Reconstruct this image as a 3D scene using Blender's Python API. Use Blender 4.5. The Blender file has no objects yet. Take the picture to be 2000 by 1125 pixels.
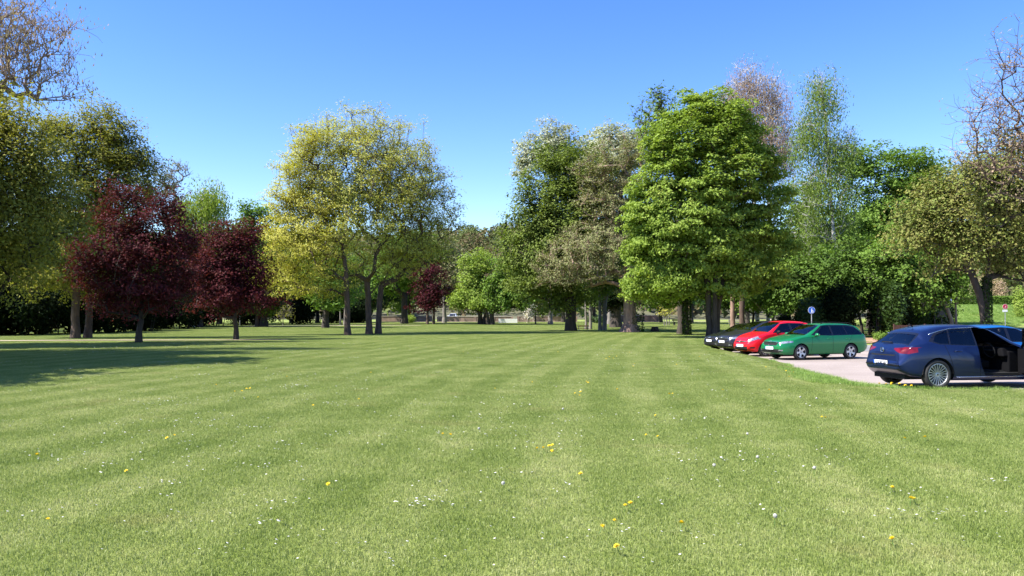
import bpy, bmesh, math, random
import numpy as np
from mathutils import Vector, Matrix
C = bpy.context.scene
COL = C.collection
R = math.radians
# ---------------------------------------------------------------- camera
F_PX = 1600.0                       # focal length in pixels of the 2000 px wide photograph
HORIZON = 615.0
EYE = 1.65
cam_d = bpy.data.cameras.new("camera"); cam = bpy.data.objects.new("camera", cam_d); COL.objects.link(cam)
cam_d.sensor_width = 36; cam_d.lens = 36 * F_PX / 2000
cam_d.clip_start = 0.1; cam_d.clip_end = 3000
PITCH = math.atan((HORIZON - 562.5) / F_PX)
cam.location = (0, 0, EYE); cam.rotation_euler = (R(90) + PITCH, 0, 0)
C.camera = cam
# ---------------------------------------------------------------- light
SUN_EL = R(50); SUN_AZ = (-0.957, -0.290)          # towards the sun, horizontally
w = bpy.data.worlds.new("World"); C.world = w; w.use_nodes = True
nt = w.node_tree; bg = nt.nodes["Background"]
sky = nt.nodes.new("ShaderNodeTexSky"); sky.sky_type = 'NISHITA'; sky.sun_disc = False
sky.sun_elevation = SUN_EL; sky.sun_rotation = math.atan2(SUN_AZ[0], SUN_AZ[1])
sky.altitude = 100; sky.air_density = 1.0; sky.dust_density = 0.25; sky.ozone_density = 3.0
hs = nt.nodes.new("ShaderNodeHueSaturation"); hs.inputs['Saturation'].default_value = 1.3; hs.inputs['Hue'].default_value = .518; hs.inputs['Value'].default_value = 1.0
nt.links.new(sky.outputs[0], hs.inputs['Color']); nt.links.new(hs.outputs[0], bg.inputs[0]); bg.inputs[1].default_value = 0.11
sd = bpy.data.lights.new("sun", 'SUN'); sun = bpy.data.objects.new("sun", sd); COL.objects.link(sun)
sd.energy = 5.0; sd.angle = R(0.53); sd.color = (1.0, 0.955, 0.88)
sv = Vector((SUN_AZ[0] * math.cos(SUN_EL), SUN_AZ[1] * math.cos(SUN_EL), math.sin(SUN_EL)))
sun.rotation_euler = sv.to_track_quat('Z', 'Y').to_euler()
C.view_settings.view_transform = 'Standard'; C.view_settings.look = 'None'
C.view_settings.exposure = 1.4; C.view_settings.gamma = 1.0; C.view_settings.use_curve_mapping = False
C.cycles.max_bounces = 8; C.cycles.diffuse_bounces = 3; C.cycles.glossy_bounces = 3
C.cycles.transmission_bounces = 6; C.cycles.transparent_max_bounces = 8
C.cycles.sample_clamp_indirect = 6
# ---------------------------------------------------------------- helpers
def tag(o, label=None, cat=None, group=None, kind=None):
    if label: o['label'] = label
    if cat: o['category'] = cat
    if group: o['group'] = group
    if kind: o['kind'] = kind
    return o
def empty(name, loc, rz=0.0, label=None, cat=None, group=None):
    o = bpy.data.objects.new(name, None); COL.objects.link(o); o.empty_display_size = .2
    o.location = loc; o.rotation_euler = (0, 0, rz)
    return tag(o, label, cat, group)
def link(name, me, mat=None, parent=None, smooth=False):
    o = bpy.data.objects.new(name, me); COL.objects.link(o)
    if mat is not None:
        me.materials.clear(); me.materials.append(mat)
    if smooth: me.polygons.foreach_set('use_smooth', [True] * len(me.polygons))
    if parent is not None: o.parent = parent
    return o
def mesh_np(name, V, Fc, nper, rnd=None):
    """V (n,3), Fc (m,nper) -> mesh; rnd: one value per face"""
    me = bpy.data.meshes.new(name)
    V = np.asarray(V, dtype=np.float32); Fc = np.asarray(Fc, dtype=np.int32)
    me.vertices.add(len(V)); me.vertices.foreach_set('co', V.ravel())
    me.loops.add(Fc.size); me.loops.foreach_set('vertex_index', Fc.ravel())
    me.polygons.add(len(Fc)); me.polygons.foreach_set('loop_start', np.arange(len(Fc), dtype=np.int32) * nper)
    me.polygons.foreach_set('loop_total', np.full(len(Fc), nper, dtype=np.int32))
    if rnd is not None:
        a = me.attributes.new('rnd', 'FLOAT', 'FACE'); a.data.foreach_set('value', np.asarray(rnd, dtype=np.float32))
    me.update(calc_edges=True)
    return me
class MB:
    """collects shapes into one mesh"""
    def __init__(s): s.v = []; s.f = []
    def add(s, v, f):
        n = len(s.v); s.v += [tuple(p) for p in v]; s.f += [tuple(i + n for i in q) for q in f]
    def box(s, c, d, m=None, taper=1.0):
        x, y, z = d[0] / 2, d[1] / 2, d[2] / 2
        P = []
        for k in (-1, 1):
            t = taper if k > 0 else 1.0
            for a, b in ((-1, -1), (1, -1), (1, 1), (-1, 1)): P.append(Vector((a * x * t, b * y * t, k * z)))
        if m is not None: P = [m @ p for p in P]
        P = [p + Vector(c) for p in P]
        s.add(P, [(3, 2, 1, 0), (4, 5, 6, 7), (0, 1, 5, 4), (1, 2, 6, 5), (2, 3, 7, 6), (3, 0, 4, 7)])
    def tube(s, pts, r, n=8, caps=True):
        pts = [Vector(p) for p in pts]; k = len(pts)
        rs = r if isinstance(r, (list, tuple)) else [r] * k
        base = len(s.v); prev = None
        for i, p in enumerate(pts):
            d = (pts[min(i + 1, k - 1)] - pts[max(i - 1, 0)]).normalized()
            u = d.orthogonal().normalized() if prev is None else (prev - d * prev.dot(d)).normalized()
            prev = u; vv = d.cross(u)
            for j in range(n):
                a = 2 * math.pi * j / n
                s.v.append(tuple(p + (u * math.cos(a) + vv * math.sin(a)) * rs[i]))
        for i in range(k - 1):
            for j in range(n):
                a, b = base + i * n + j, base + i * n + (j + 1) % n
                s.f.append((a, b, b + n, a + n))
        if caps:
            s.f.append(tuple(base + j for j in reversed(range(n))))
            s.f.append(tuple(base + (k - 1) * n + j for j in range(n)))
    def lathe(s, prof, n=24, m=None):
        """prof: (radius, y) turned about the y axis"""
        base = len(s.v)
        for r, y in prof:
            for j in range(n):
                a = 2 * math.pi * j / n
                p = Vector((r * math.cos(a), y, r * math.sin(a)))
                if m is not None: p = m @ p
                s.v.append(tuple(p))
        for i in range(len(prof) - 1):
            for j in range(n):
                a, b = base + i * n + j, base + i * n + (j + 1) % n
                s.f.append((a, b, b + n, a + n))
    def build(s, name, mat, parent=None, smooth=False):
        me = bpy.data.meshes.new(name); me.from_pydata(s.v, [], s.f); me.update()
        return link(name, me, mat, parent, smooth)
def sstep(t):
    t = min(1.0, max(0.0, t)); return t * t * (3 - 2 * t)
# ---------------------------------------------------------------- ground shape
LOT = [(8.5, 19.6), (9.1, 18.8), (10.0, 18.42), (13.0, 18.5), (45, 18.6), (60, 60), (80, 98), (112, 150), (100, 153), (66, 106), (45, 80),
       (30, 54), (22, 49), (15, 46.5), (11.2, 45.5), (10.5, 38), (10.2, 31), (9.0, 24)]
def pt_in(x, y, P):
    r = False; j = len(P) - 1
    for i in range(len(P)):
        (xi, yi), (xj, yj) = P[i], P[j]
        if (yi > y) != (yj > y) and x < (xj - xi) * (y - yi) / (yj - yi) + xi: r = not r
        j = i
    return r
def pt_dist(x, y, P):
    best = 1e9
    for i in range(len(P)):
        (x0, y0), (x1, y1) = P[i - 1], P[i]
        dx, dy = x1 - x0, y1 - y0
        t = max(0, min(1, ((x - x0) * dx + (y - y0) * dy) / (dx * dx + dy * dy)))
        d = math.hypot(x - x0 - t * dx, y - y0 - t * dy)
        if d < best: best = d
    return best
def lot_z(x, y):
    return -0.05 - 0.11 * sstep((y - 19) / 9) + 0.35 * sstep((y - 60) / 90)
def base_z(x, y):
    z = 0.42 * sstep((y - 60) / 90) + 0.03 * math.sin(x * .13 + 1) * math.sin(y * .11)
    if y > 5: z += 2.9 * sstep((y - 100) / 55) * sstep((x / y - .43) / .07)
    return z
def gz(x, y):
    z = base_z(x, y)
    if x > 4 and y > 12 and y < 160:
        ins = pt_in(x, y, LOT); d = pt_dist(x, y, LOT)
        wgt = 1.0 if ins else 1 - sstep(d / 1.3)
        z = z * (1 - wgt) + (lot_z(x, y) - 0.05) * wgt
        if not ins and d < .25: z += .03
    return z
def ray(px, py):
    d = Vector(((px - 1000) / F_PX, 1.0, -(py - 562.5) / F_PX))
    c, s_ = math.cos(PITCH), math.sin(PITCH)
    return Vector((d.x, d.y * c - d.z * s_, d.y * s_ + d.z * c))
def at(px, py, d):
    """the point that pixel shows at forward distance d"""
    r = ray(px, py); t = d / r.y
    return Vector((r.x * t, d, EYE + r.z * t))
def foot(px, d):
    x = (px - 1000) / F_PX * d
    return Vector((x, d, gz(x, d)))
# ---------------------------------------------------------------- materials
MATS = {}
def nodes(m): return m.node_tree.nodes, m.node_tree.links
def mat_plain(name, col, rough=.6, metal=0.0, var=.12, scale=6.0, spec=.5, coat=0.0, bump=0.0, emit=None, bscale=None):
    if name in MATS: return MATS[name]
    m = bpy.data.materials.new(name); m.use_nodes = True; N, L = nodes(m); p = N["Principled BSDF"]
    tc = N.new("ShaderNodeTexCoord"); no = N.new("ShaderNodeTexNoise"); no.inputs['Scale'].default_value = scale
    no.inputs['Detail'].default_value = 5
    L.new(tc.outputs['Object'], no.inputs['Vector'])
    mr = N.new("ShaderNodeMapRange"); mr.inputs['To Min'].default_value = 1 - var; mr.inputs['To Max'].default_value = 1 + var
    mr.inputs['From Min'].default_value = .3; mr.inputs['From Max'].default_value = .7
    L.new(no.outputs['Fac'], mr.inputs['Value'])
    mx = N.new("ShaderNodeVectorMath"); mx.operation = 'SCALE'; mx.inputs[0].default_value = col
    L.new(mr.outputs[0], mx.inputs['Scale']); L.new(mx.outputs[0], p.inputs['Base Color'])
    p.inputs['Roughness'].default_value = rough; p.inputs['Metallic'].default_value = metal
    p.inputs['Specular IOR Level'].default_value = spec
    p.inputs['Coat Weight'].default_value = coat; p.inputs['Coat Roughness'].default_value = .04
    if bump:
        n2 = N.new("ShaderNodeTexNoise"); n2.inputs['Scale'].default_value = bscale or scale * 4; n2.inputs['Detail'].default_value = 6
        L.new(tc.outputs['Object'], n2.inputs['Vector'])
        b = N.new("ShaderNodeBump"); b.inputs['Strength'].default_value = 1; b.inputs['Distance'].default_value = bump
        L.new(n2.outputs['Fac'], b.inputs['Height']); L.new(b.outputs[0], p.inputs['Normal'])
    if emit: p.inputs['Emission Color'].default_value = (*emit, 1)
    MATS[name] = m; return m
def ramp(N, stops):
    r = N.new("ShaderNodeValToRGB"); e = r.color_ramp.elements
    while len(e) < len(stops): e.new(.5)
    for i, (p, c) in enumerate(stops): e[i].position = p; e[i].color = (*c, 1)
    return r
def mat_leaf(name, cols, trans=.35, rough=.65, spec=.14):
    """cols: colours spread over the leaves at random"""
    if name in MATS: return MATS[name]
    m = bpy.data.materials.new(name); m.use_nodes = True; N, L = nodes(m); p = N["Principled BSDF"]; out = N["Material Output"]
    at_ = N.new("ShaderNodeAttribute"); at_.attribute_name = 'rnd'
    rp = ramp(N, [(i / max(1, len(cols) - 1), c) for i, c in enumerate(cols)])
    geo = N.new("ShaderNodeNewGeometry"); no = N.new("ShaderNodeTexNoise"); no.inputs['Scale'].default_value = .55; no.inputs['Detail'].default_value = 2
    L.new(geo.outputs['Position'], no.inputs['Vector'])
    ma = N.new("ShaderNodeMath"); ma.operation = 'MULTIPLY_ADD'; ma.inputs[1].default_value = .9; ma.inputs[2].default_value = -.20
    L.new(no.outputs['Fac'], ma.inputs[0]); ad = N.new("ShaderNodeMath"); ad.operation = 'ADD'; ad.use_clamp = True
    sc_ = N.new('ShaderNodeMath'); sc_.operation = 'MULTIPLY'; sc_.inputs[1].default_value = .55; L.new(at_.outputs['Fac'], sc_.inputs[0]); L.new(ma.outputs[0], ad.inputs[0]); L.new(sc_.outputs[0], ad.inputs[1]); L.new(ad.outputs[0], rp.inputs['Fac'])
    L.new(rp.outputs[0], p.inputs['Base Color']); p.inputs['Roughness'].default_value = rough; p.inputs['Specular IOR Level'].default_value = spec
    tr = N.new("ShaderNodeBsdfTranslucent"); g = N.new("ShaderNodeMixRGB"); g.blend_type = 'MULTIPLY'; g.inputs[0].default_value = 1
    g.inputs[2].default_value = (1.15, 1.2, .55, 1); L.new(rp.outputs[0], g.inputs[1]); L.new(g.outputs[0], tr.inputs[0])
    mx = N.new("ShaderNodeMixShader"); mx.inputs[0].default_value = trans
    L.new(p.outputs[0], mx.inputs[1]); L.new(tr.outputs[0], mx.inputs[2]); L.new(mx.outputs[0], out.inputs['Surface'])
    MATS[name] = m; return m
def mat_bark(name, c1, c2, sc=5.0, bump=.03):
    if name in MATS: return MATS[name]
    m = bpy.data.materials.new(name); m.use_nodes = True; N, L = nodes(m); p = N["Principled BSDF"]
    tc = N.new("ShaderNodeTexCoord"); mp = N.new("ShaderNodeMapping"); mp.inputs['Scale'].default_value = (sc, sc, sc * .25)
    no = N.new("ShaderNodeTexNoise"); no.inputs['Scale'].default_value = 1; no.inputs['Detail'].default_value = 7; no.inputs['Roughness'].default_value = .7
    L.new(tc.outputs['Object'], mp.inputs[0]); L.new(mp.outputs[0], no.inputs['Vector'])
    rp = ramp(N, [(.32, c1), (.68, c2)]); L.new(no.outputs['Fac'], rp.inputs['Fac']); L.new(rp.outputs[0], p.inputs['Base Color'])
    p.inputs['Roughness'].default_value = .9; b = N.new("ShaderNodeBump"); b.inputs['Distance'].default_value = bump; b.inputs['Strength'].default_value = 1
    L.new(no.outputs['Fac'], b.inputs['Height']); L.new(b.outputs[0], p.inputs['Normal'])
    MATS[name] = m; return m
def mat_birch(name):
    if name in MATS: return MATS[name]
    m = bpy.data.materials.new(name); m.use_nodes = True; N, L = nodes(m); p = N["Principled BSDF"]
    tc = N.new("ShaderNodeTexCoord"); mp = N.new("ShaderNodeMapping"); mp.inputs['Scale'].default_value = (2, 2, 5)
    no = N.new("ShaderNodeTexNoise"); no.inputs['Scale'].default_value = 1; no.inputs['Detail'].default_value = 5
    L.new(tc.outputs['Object'], mp.inputs[0]); L.new(mp.outputs[0], no.inputs['Vector'])
    rp = ramp(N, [(.42, (.04, .035, .03)), (.5, (.5, .48, .44)), (1, (.62, .6, .56))]); L.new(no.outputs['Fac'], rp.inputs['Fac'])
    L.new(rp.outputs[0], p.inputs['Base Color']); p.inputs['Roughness'].default_value = .8
    MATS[name] = m; return m
def lawn_colour(N, L, jitter):
    """colour of the grass by place: mowing bands, worn and lush patches; returns the colour socket"""
    geo = N.new("ShaderNodeNewGeometry"); sep = N.new("ShaderNodeSeparateXYZ"); L.new(geo.outputs['Position'], sep.inputs[0])
    def mth(op, a, b=None, c=None, clamp=False):
        n = N.new("ShaderNodeMath"); n.operation = op; n.use_clamp = clamp
        for i, v in enumerate((a, b, c)):
            if v is None: continue
            if isinstance(v, (int, float)): n.inputs[i].default_value = v
            else: L.new(v, n.inputs[i])
        return n.outputs[0]
    def noise(sc, det=4, ro=.55):
        n = N.new("ShaderNodeTexNoise"); n.inputs['Scale'].default_value = sc; n.inputs['Detail'].default_value = det; n.inputs['Roughness'].default_value = ro
        L.new(geo.outputs['Position'], n.inputs['Vector']); return n.outputs['Fac']
    # mowing bands run away from the viewer and bend to the left
    y2 = mth('MULTIPLY', sep.outputs[1], sep.outputs[1]); bx = mth('MULTIPLY_ADD', y2, -.0014, mth('MULTIPLY_ADD', sep.outputs[1], -.07, sep.outputs[0]))
    wob = noise(.08, 2); bx = mth('MULTIPLY_ADD', wob, 1.2, bx)
    band = mth('SINE', mth('MULTIPLY', bx, 4.6))
    band = mth('MULTIPLY_ADD', band, 2.2, 0.0); band = mth('MINIMUM', mth('MAXIMUM', band, -1.0), 1.0)
    lump = noise(.9, 5, .6); big = noise(.16, 3); fine = noise(9, 4, .7)
    amp = mth('MULTIPLY_ADD', noise(.35, 3), .23, -.055); f = mth('ADD', mth('MULTIPLY', band, amp), .5); f = mth('MULTIPLY_ADD', mth('SUBTRACT', lump, .5), .75, f)
    f = mth('MULTIPLY_ADD', mth('SUBTRACT', big, .5), .5, f); f = mth('MULTIPLY_ADD', mth('SUBTRACT', fine, .5), .5, f)
    if jitter is not None: f = mth('ADD', f, mth('MULTIPLY_ADD', jitter, .5, -.25))
    f = mth('MAXIMUM', mth('MINIMUM', f, 1.0), 0.0)
    rp = ramp(N, [(0.0, GR[0]), (.4, GR[1]), (.68, GR[2]), (1.0, GR[3])]); L.new(f, rp.inputs['Fac'])
    # worn tan patches
    dry = mth('MULTIPLY', mth('SUBTRACT', noise(.55, 6, .68), .57), 5.0, None, True); mxd = N.new("ShaderNodeMixRGB"); mxd.inputs[2].default_value = (.35, .30, .13, 1)
    L.new(mth('MULTIPLY', dry, .55), mxd.inputs[0]); L.new(rp.outputs[0], mxd.inputs[1])
    return mxd.outputs[0], mth, noise
GR = [(.118, .178, .028), (.218, .280, .062), (.330, .375, .120), (.50, .48, .235)]
def mat_grass(name="grass_blades", tint=None):
    m = bpy.data.materials.new(name); m.use_nodes = True; N, L = nodes(m); p = N["Principled BSDF"]; out = N["Material Output"]
    a = N.new("ShaderNodeAttribute"); a.attribute_name = 'rnd'
    c, _, _ = lawn_colour(N, L, a.outputs['Fac'])
    if tint:
        tm = N.new('ShaderNodeMixRGB'); tm.blend_type = 'MULTIPLY'; tm.inputs[0].default_value = 1; tm.inputs[2].default_value = (*tint, 1); L.new(c, tm.inputs[1]); c = tm.outputs[0]
    L.new(c, p.inputs['Base Color']); p.inputs['Roughness'].default_value = .55
    p.inputs['Specular IOR Level'].default_value = .4
    tr = N.new("ShaderNodeBsdfTranslucent"); L.new(c, tr.inputs[0]); mx = N.new("ShaderNodeMixShader"); mx.inputs[0].default_value = .42
    L.new(p.outputs[0], mx.inputs[1]); L.new(tr.outputs[0], mx.inputs[2]); L.new(mx.outputs[0], out.inputs['Surface']); return m
def mat_soil():
    m = bpy.data.materials.new("lawn_ground"); m.use_nodes = True; N, L = nodes(m); p = N["Principled BSDF"]
    c, mth, noise = lawn_colour(N, L, None)
    mx = N.new("ShaderNodeMixRGB"); mx.blend_type = 'MULTIPLY'; mx.inputs[0].default_value = 1; L.new(c, mx.inputs[1]); mx.inputs[2].default_value = (.8, .8, .75, 1)
    L.new(mx.outputs[0], p.inputs['Base Color']); p.inputs['Roughness'].default_value = .95; p.inputs['Specular IOR Level'].default_value = .1
    b = N.new("ShaderNodeBump"); b.inputs['Distance'].default_value = .08; L.new(noise(14, 5, .7), b.inputs['Height']); L.new(b.outputs[0], p.inputs['Normal'])
    return m
# ================================================================ ground
def grid_sheet(xs, ys, zf, name, mat, keep=None):
    nx, ny = len(xs), len(ys)
    V = [(x, y, zf(x, y)) for y in ys for x in xs]
    Fc = [(j * nx + i, j * nx + i + 1, (j + 1) * nx + i + 1, (j + 1) * nx + i) for j in range(ny - 1) for i in range(nx - 1)]
    return link(name, mesh_np(name, V, Fc, 4), mat, None, True)
def hill_z(x, y):
    z = gz(x, y)
    if y > 210:
        r = 1 + .10 * math.sin(x * .011 + .6) + .06 * math.sin(x * .031)
        z += 41 * sstep((y - 230) / 280) * r * (1 - .12 * sstep((x - 60) / 300))
    return z
soil = mat_soil()
ys = [-30, -20, -12, -6, 0] + list(np.arange(3, 60, 1.0)) + list(np.arange(60, 130, 2.5)) + list(np.arange(130, 215, 6))
xs = [-160, -130, -100, -80, -60] + list(np.arange(-45, 5, 2.5)) + list(np.arange(5, 15, .5)) + list(np.arange(15, 60, 2.0)) + list(np.arange(60, 190, 8))
ground = grid_sheet(xs, ys, gz, "ground", soil); tag(ground, kind='structure')
# fine strip where the lawn meets the parking area keeps its own grid above; hills behind
hx = list(np.linspace(-520, 560, 70)); hy = list(np.linspace(206, 640, 40))
hills = grid_sheet(hx, hy, lambda x, y: hill_z(x, y) - .02, "hills", mat_plain("hill_earth", (.09, .09, .045), .95, scale=.05, var=.3)); tag(hills, kind='structure')
# outer plain down to the horizon
pl = MB(); pl.add([(-2500, -1500, -4), (2500, -1500, -4), (2500, 2600, -4), (-2500, 2600, -4)], [(0, 1, 2, 3)])
tag(pl.build("terrain", MATS["hill_earth"]), kind='structure')
# parking surface
def mat_asphalt(name, c1, c2, c3):
    m = bpy.data.materials.new(name); m.use_nodes = True; N, L = nodes(m); p = N["Principled BSDF"]
    g = N.new("ShaderNodeNewGeometry")
    n1 = N.new("ShaderNodeTexNoise"); n1.inputs['Scale'].default_value = .35; n1.inputs['Detail'].default_value = 6; L.new(g.outputs['Position'], n1.inputs['Vector'])
    n2 = N.new("ShaderNodeTexNoise"); n2.inputs['Scale'].default_value = 30; n2.inputs['Detail'].default_value = 4; L.new(g.outputs['Position'], n2.inputs['Vector'])
    r1 = ramp(N, [(.35, c1), (.65, c2)]); L.new(n1.outputs['Fac'], r1.inputs[0])
    r2 = ramp(N, [(.3, (.72, .72, .72)), (.75, (1.2, 1.2, 1.2))]); L.new(n2.outputs['Fac'], r2.inputs[0])
    mx = N.new("ShaderNodeMixRGB"); mx.blend_type = 'MULTIPLY'; mx.inputs[0].default_value = 1; L.new(r1.outputs[0], mx.inputs[1]); L.new(r2.outputs[0], mx.inputs[2])
    L.new(mx.outputs[0], p.inputs['Base Color']); p.inputs['Roughness'].default_value = .9
    b = N.new("ShaderNodeBump"); b.inputs['Distance'].default_value = .012; L.new(n2.outputs['Fac'], b.inputs['Height']); L.new(b.outputs[0], p.inputs['Normal'])
    return m
def poly_sheet(name, P, zf, mat, step=1.5, kind='structure'):
    bm = bmesh.new(); vs = [bm.verts.new((x, y, 0)) for x, y in P]; bm.faces.new(vs)
    x0, x1 = min(p[0] for p in P), max(p[0] for p in P); y0, y1 = min(p[1] for p in P), max(p[1] for p in P)
    for k in range(1, int((x1 - x0) / step)):
        bmesh.ops.bisect_plane(bm, geom=bm.verts[:] + bm.edges[:] + bm.faces[:], plane_co=(x0 + k * step, 0, 0), plane_no=(1, 0, 0))
    for k in range(1, int((y1 - y0) / step)):
        bmesh.ops.bisect_plane(bm, geom=bm.verts[:] + bm.edges[:] + bm.faces[:], plane_co=(0, y0 + k * step, 0), plane_no=(0, 1, 0))
    for v in bm.verts: v.co.z = zf(v.co.x, v.co.y)
    bmesh.ops.recalc_face_normals(bm, faces=bm.faces)
    me = bpy.data.meshes.new(name); bm.to_mesh(me); bm.free()
    if me.polygons and me.polygons[0].normal.z < 0: me.flip_normals()
    return tag(link(name, me, mat), kind=kind)
def wavy(P, amp, seg=.8, seed=1):
    rr = random.Random(seed); out = []
    for i in range(len(P)):
        (x0, y0), (x1, y1) = P[i], P[(i + 1) % len(P)]
        n = max(1, int(math.hypot(x1 - x0, y1 - y0) / seg)) if math.hypot(x1 - x0, y1 - y0) < 40 else 1
        for k in range(n):
            t = k / n; out.append((x0 + (x1 - x0) * t + rr.uniform(-amp, amp), y0 + (y1 - y0) * t + rr.uniform(-amp, amp)))
    return out
asph = mat_asphalt("parking_gravel", (.255, .208, .178), (.33, .275, .24), 0)
poly_sheet("parking_area", wavy(LOT, .10), lot_z, asph)
drive = [(13.2, 47.2), (16, 43.2), (20, 38), (22, 30), (45, 26), (60, 60), (80, 98), (112, 150), (102, 152), (68, 106), (46, 80), (31, 54.5), (22.5, 49.2)]
road_m = mat_asphalt("road_asphalt", (.17, .165, .17), (.23, .22, .225), 0)
poly_sheet("road", drive, lambda x, y: lot_z(x, y) + .004, road_m)
# strip of old leaves behind the cars
litter = mat_asphalt("leaf_litter", (.30, .16, .10), (.40, .24, .15), 0)
poly_sheet("leaf_litter", wavy([(17, 48.0), (22, 50), (30, 55.2), (44, 79), (42, 82), (29, 60), (20, 57), (15, 53)], .2, seed=4), lambda x, y: gz(x, y) + .03, litter)
# sandy path under the trees on the left
sand = mat_asphalt("path_sand", (.32, .25, .17), (.42, .33, .24), 0)
def path_strip(name, C_, wd):
    L_, R_ = [], []
    for i, (x, y, *q) in enumerate(C_):
        w_ = (q[0] if q else wd) / 2; L_.append((x, y + w_)); R_.append((x, y - w_))
    return poly_sheet(name, L_ + R_[::-1], lambda x, y: gz(x, y) + .035, sand, 2.5)
path_strip("path", [(-62, 47.5), (-45, 50.0), (-30, 52.0), (-26, 52.6, 1.5), (-22, 52.6, 1.2), (-17, 53.0, .9), (-14.5, 53.2, .4)], 1.5)
PATHS = [(-62, -14, lambda x: 47.5 + (x + 62) * .118 if x < -22 else 52.6, 1.1)]
path_strip("path", [(-34, 104, 2), (-28, 105, 3), (-22, 106, 2.5), (-12, 108, 1.5)], 3)
path_strip("path", [(-24, 141, 3), (0, 143, 3), (20, 144, 3), (46, 146, 3)], 3)
# ================================================================ grass blades
def blade_patch(size, n, hmin, hmax, wd, seed, lean=.85, flop=1.0):
    rg = np.random.default_rng(seed)
    x = rg.uniform(-size / 2, size / 2, n); y = rg.uniform(-size / 2, size / 2, n)
    h = rg.uniform(hmin, hmax, n); a = rg.uniform(0, 2 * np.pi, n); wv = rg.uniform(.6, 1.3, n) * wd / 2
    la = rg.uniform(0, 2 * np.pi, n); ll = np.abs(rg.normal(0, lean, n)) * h
    bx, by = np.cos(a) * wv, np.sin(a) * wv; tx, ty = np.cos(la) * ll, np.sin(la) * ll
    z0 = np.full(n, -.015)
    V = np.stack([np.stack([x - bx, y - by, z0], 1), np.stack([x + bx, y + by, z0], 1),
                  np.stack([x + bx * .8 + tx * .4, y + by * .8 + ty * .4, h * .6], 1), np.stack([x + tx, y + ty, h * (1 - .15 * ll / h)], 1),
                  np.stack([x - bx * .8 + tx * .4, y - by * .8 + ty * .4, h * .6], 1)], 1).reshape(-1, 3)
    k = np.arange(n)[:, None] * 5
    F4 = np.concatenate([k + 0, k + 1, k + 2, k + 4], 1); F3 = np.concatenate([k + 4, k + 2, k + 3], 1)
    Ft = np.concatenate([F4[:, [0, 1, 2]], F4[:, [0, 2, 3]], F3], 0)
    rn = rg.uniform(0, 1, n)
    return mesh_np("grass_patch", V, Ft, 3, np.concatenate([rn, rn, rn]))
grass_m = mat_grass(); lush_m = mat_grass('lush_grass_blades', (.88, 1.10, .8))
def scatter(name, meshes, pts, scales, label=None, rot=True, seed=3):
    """one object of kind stuff whose geometry nodes lay a few tufts over the points"""
    src = bpy.data.collections.new(name + "_source")
    for i, me in enumerate(meshes):
        if not me.materials: me.materials.append(grass_m)
        src.objects.link(bpy.data.objects.new(name + "_tuft", me))
    pm = bpy.data.meshes.new(name); pm.from_pydata([tuple(p) for p in pts], [], [])
    a = pm.attributes.new('sc', 'FLOAT', 'POINT'); a.data.foreach_set('value', list(scales))
    o = bpy.data.objects.new(name, pm); COL.objects.link(o); tag(o, label, kind='stuff')
    g = bpy.data.node_groups.new(name + "_nodes", 'GeometryNodeTree')
    g.interface.new_socket('Geometry', in_out='INPUT', socket_type='NodeSocketGeometry'); g.interface.new_socket('Geometry', in_out='OUTPUT', socket_type='NodeSocketGeometry')
    N, L = g.nodes, g.links; gi = N.new('NodeGroupInput'); go = N.new('NodeGroupOutput')
    ci = N.new('GeometryNodeCollectionInfo'); ci.inputs[0].default_value = src; ci.inputs['Separate Children'].default_value = True; ci.inputs['Reset Children'].default_value = True
    ip = N.new('GeometryNodeInstanceOnPoints'); ip.inputs['Pick Instance'].default_value = True
    ri = N.new('FunctionNodeRandomValue'); ri.data_type = 'INT'; ri.inputs[4].default_value = 0; ri.inputs[5].default_value = len(meshes) - 1; ri.inputs['Seed'].default_value = seed
    rr = N.new('FunctionNodeRandomValue'); rr.data_type = 'INT'; rr.inputs[4].default_value = 0; rr.inputs[5].default_value = 3; rr.inputs['Seed'].default_value = seed + 1
    mu = N.new('ShaderNodeMath'); mu.operation = 'MULTIPLY'; mu.inputs[1].default_value = math.pi / 2; L.new(rr.outputs[2], mu.inputs[0])
    cx = N.new('ShaderNodeCombineXYZ'); L.new(mu.outputs[0], cx.inputs[2])
    na = N.new('GeometryNodeInputNamedAttribute'); na.data_type = 'FLOAT'; na.inputs[0].default_value = 'sc'
    L.new(gi.outputs[0], ip.inputs['Points']); L.new(ci.outputs[0], ip.inputs['Instance']); L.new(ri.outputs[2], ip.inputs['Instance Index'])
    if rot: L.new(cx.outputs[0], ip.inputs['Rotation'])
    L.new(na.outputs['Attribute'], ip.inputs['Scale']); L.new(ip.outputs[0], go.inputs[0])
    md = o.modifiers.new('scatter', 'NODES'); md.node_group = g
    return o
def in_view(x, y, m=2.0): return abs(x) < y * .64 + m
def on_path(x, y, m=.5):
    for a, b, f, hw in PATHS:
        if a < x < b and abs(y - f(x)) < hw + m * .5: return True
    return False
RG = random.Random(11)
near, edge, far_ = [], [], []
for j in range(2, 40):
    for i in range(-32, 33):
        x, y = i + .5, j + .5
        if not in_view(x, y, 7.0): continue
        d = pt_dist(x, y, LOT) if x > 3 else 9
        if d > .75:
            if pt_in(x, y, LOT) and x > 3: continue
            near.append((x, y, gz(x, y)))
        else:
            for a in range(4):
                for b in range(4):
                    xx, yy = i + .125 + a * .25, j + .125 + b * .25
                    if not pt_in(xx, yy, LOT): edge.append((xx, yy, gz(xx, yy)))
for j in range(20, 68):
    for i in range(-44, 45):
        x, y = i * 2 + 1, j * 2 + 1
        if y < 40 or not in_view(x, y, 9): continue
        if x > 8 and (pt_in(x, y, LOT) or pt_dist(x, y, LOT) < 1.3): continue
        if on_path(x, y, 2): continue
        far_.append((x, y, gz(x, y)))
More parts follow.
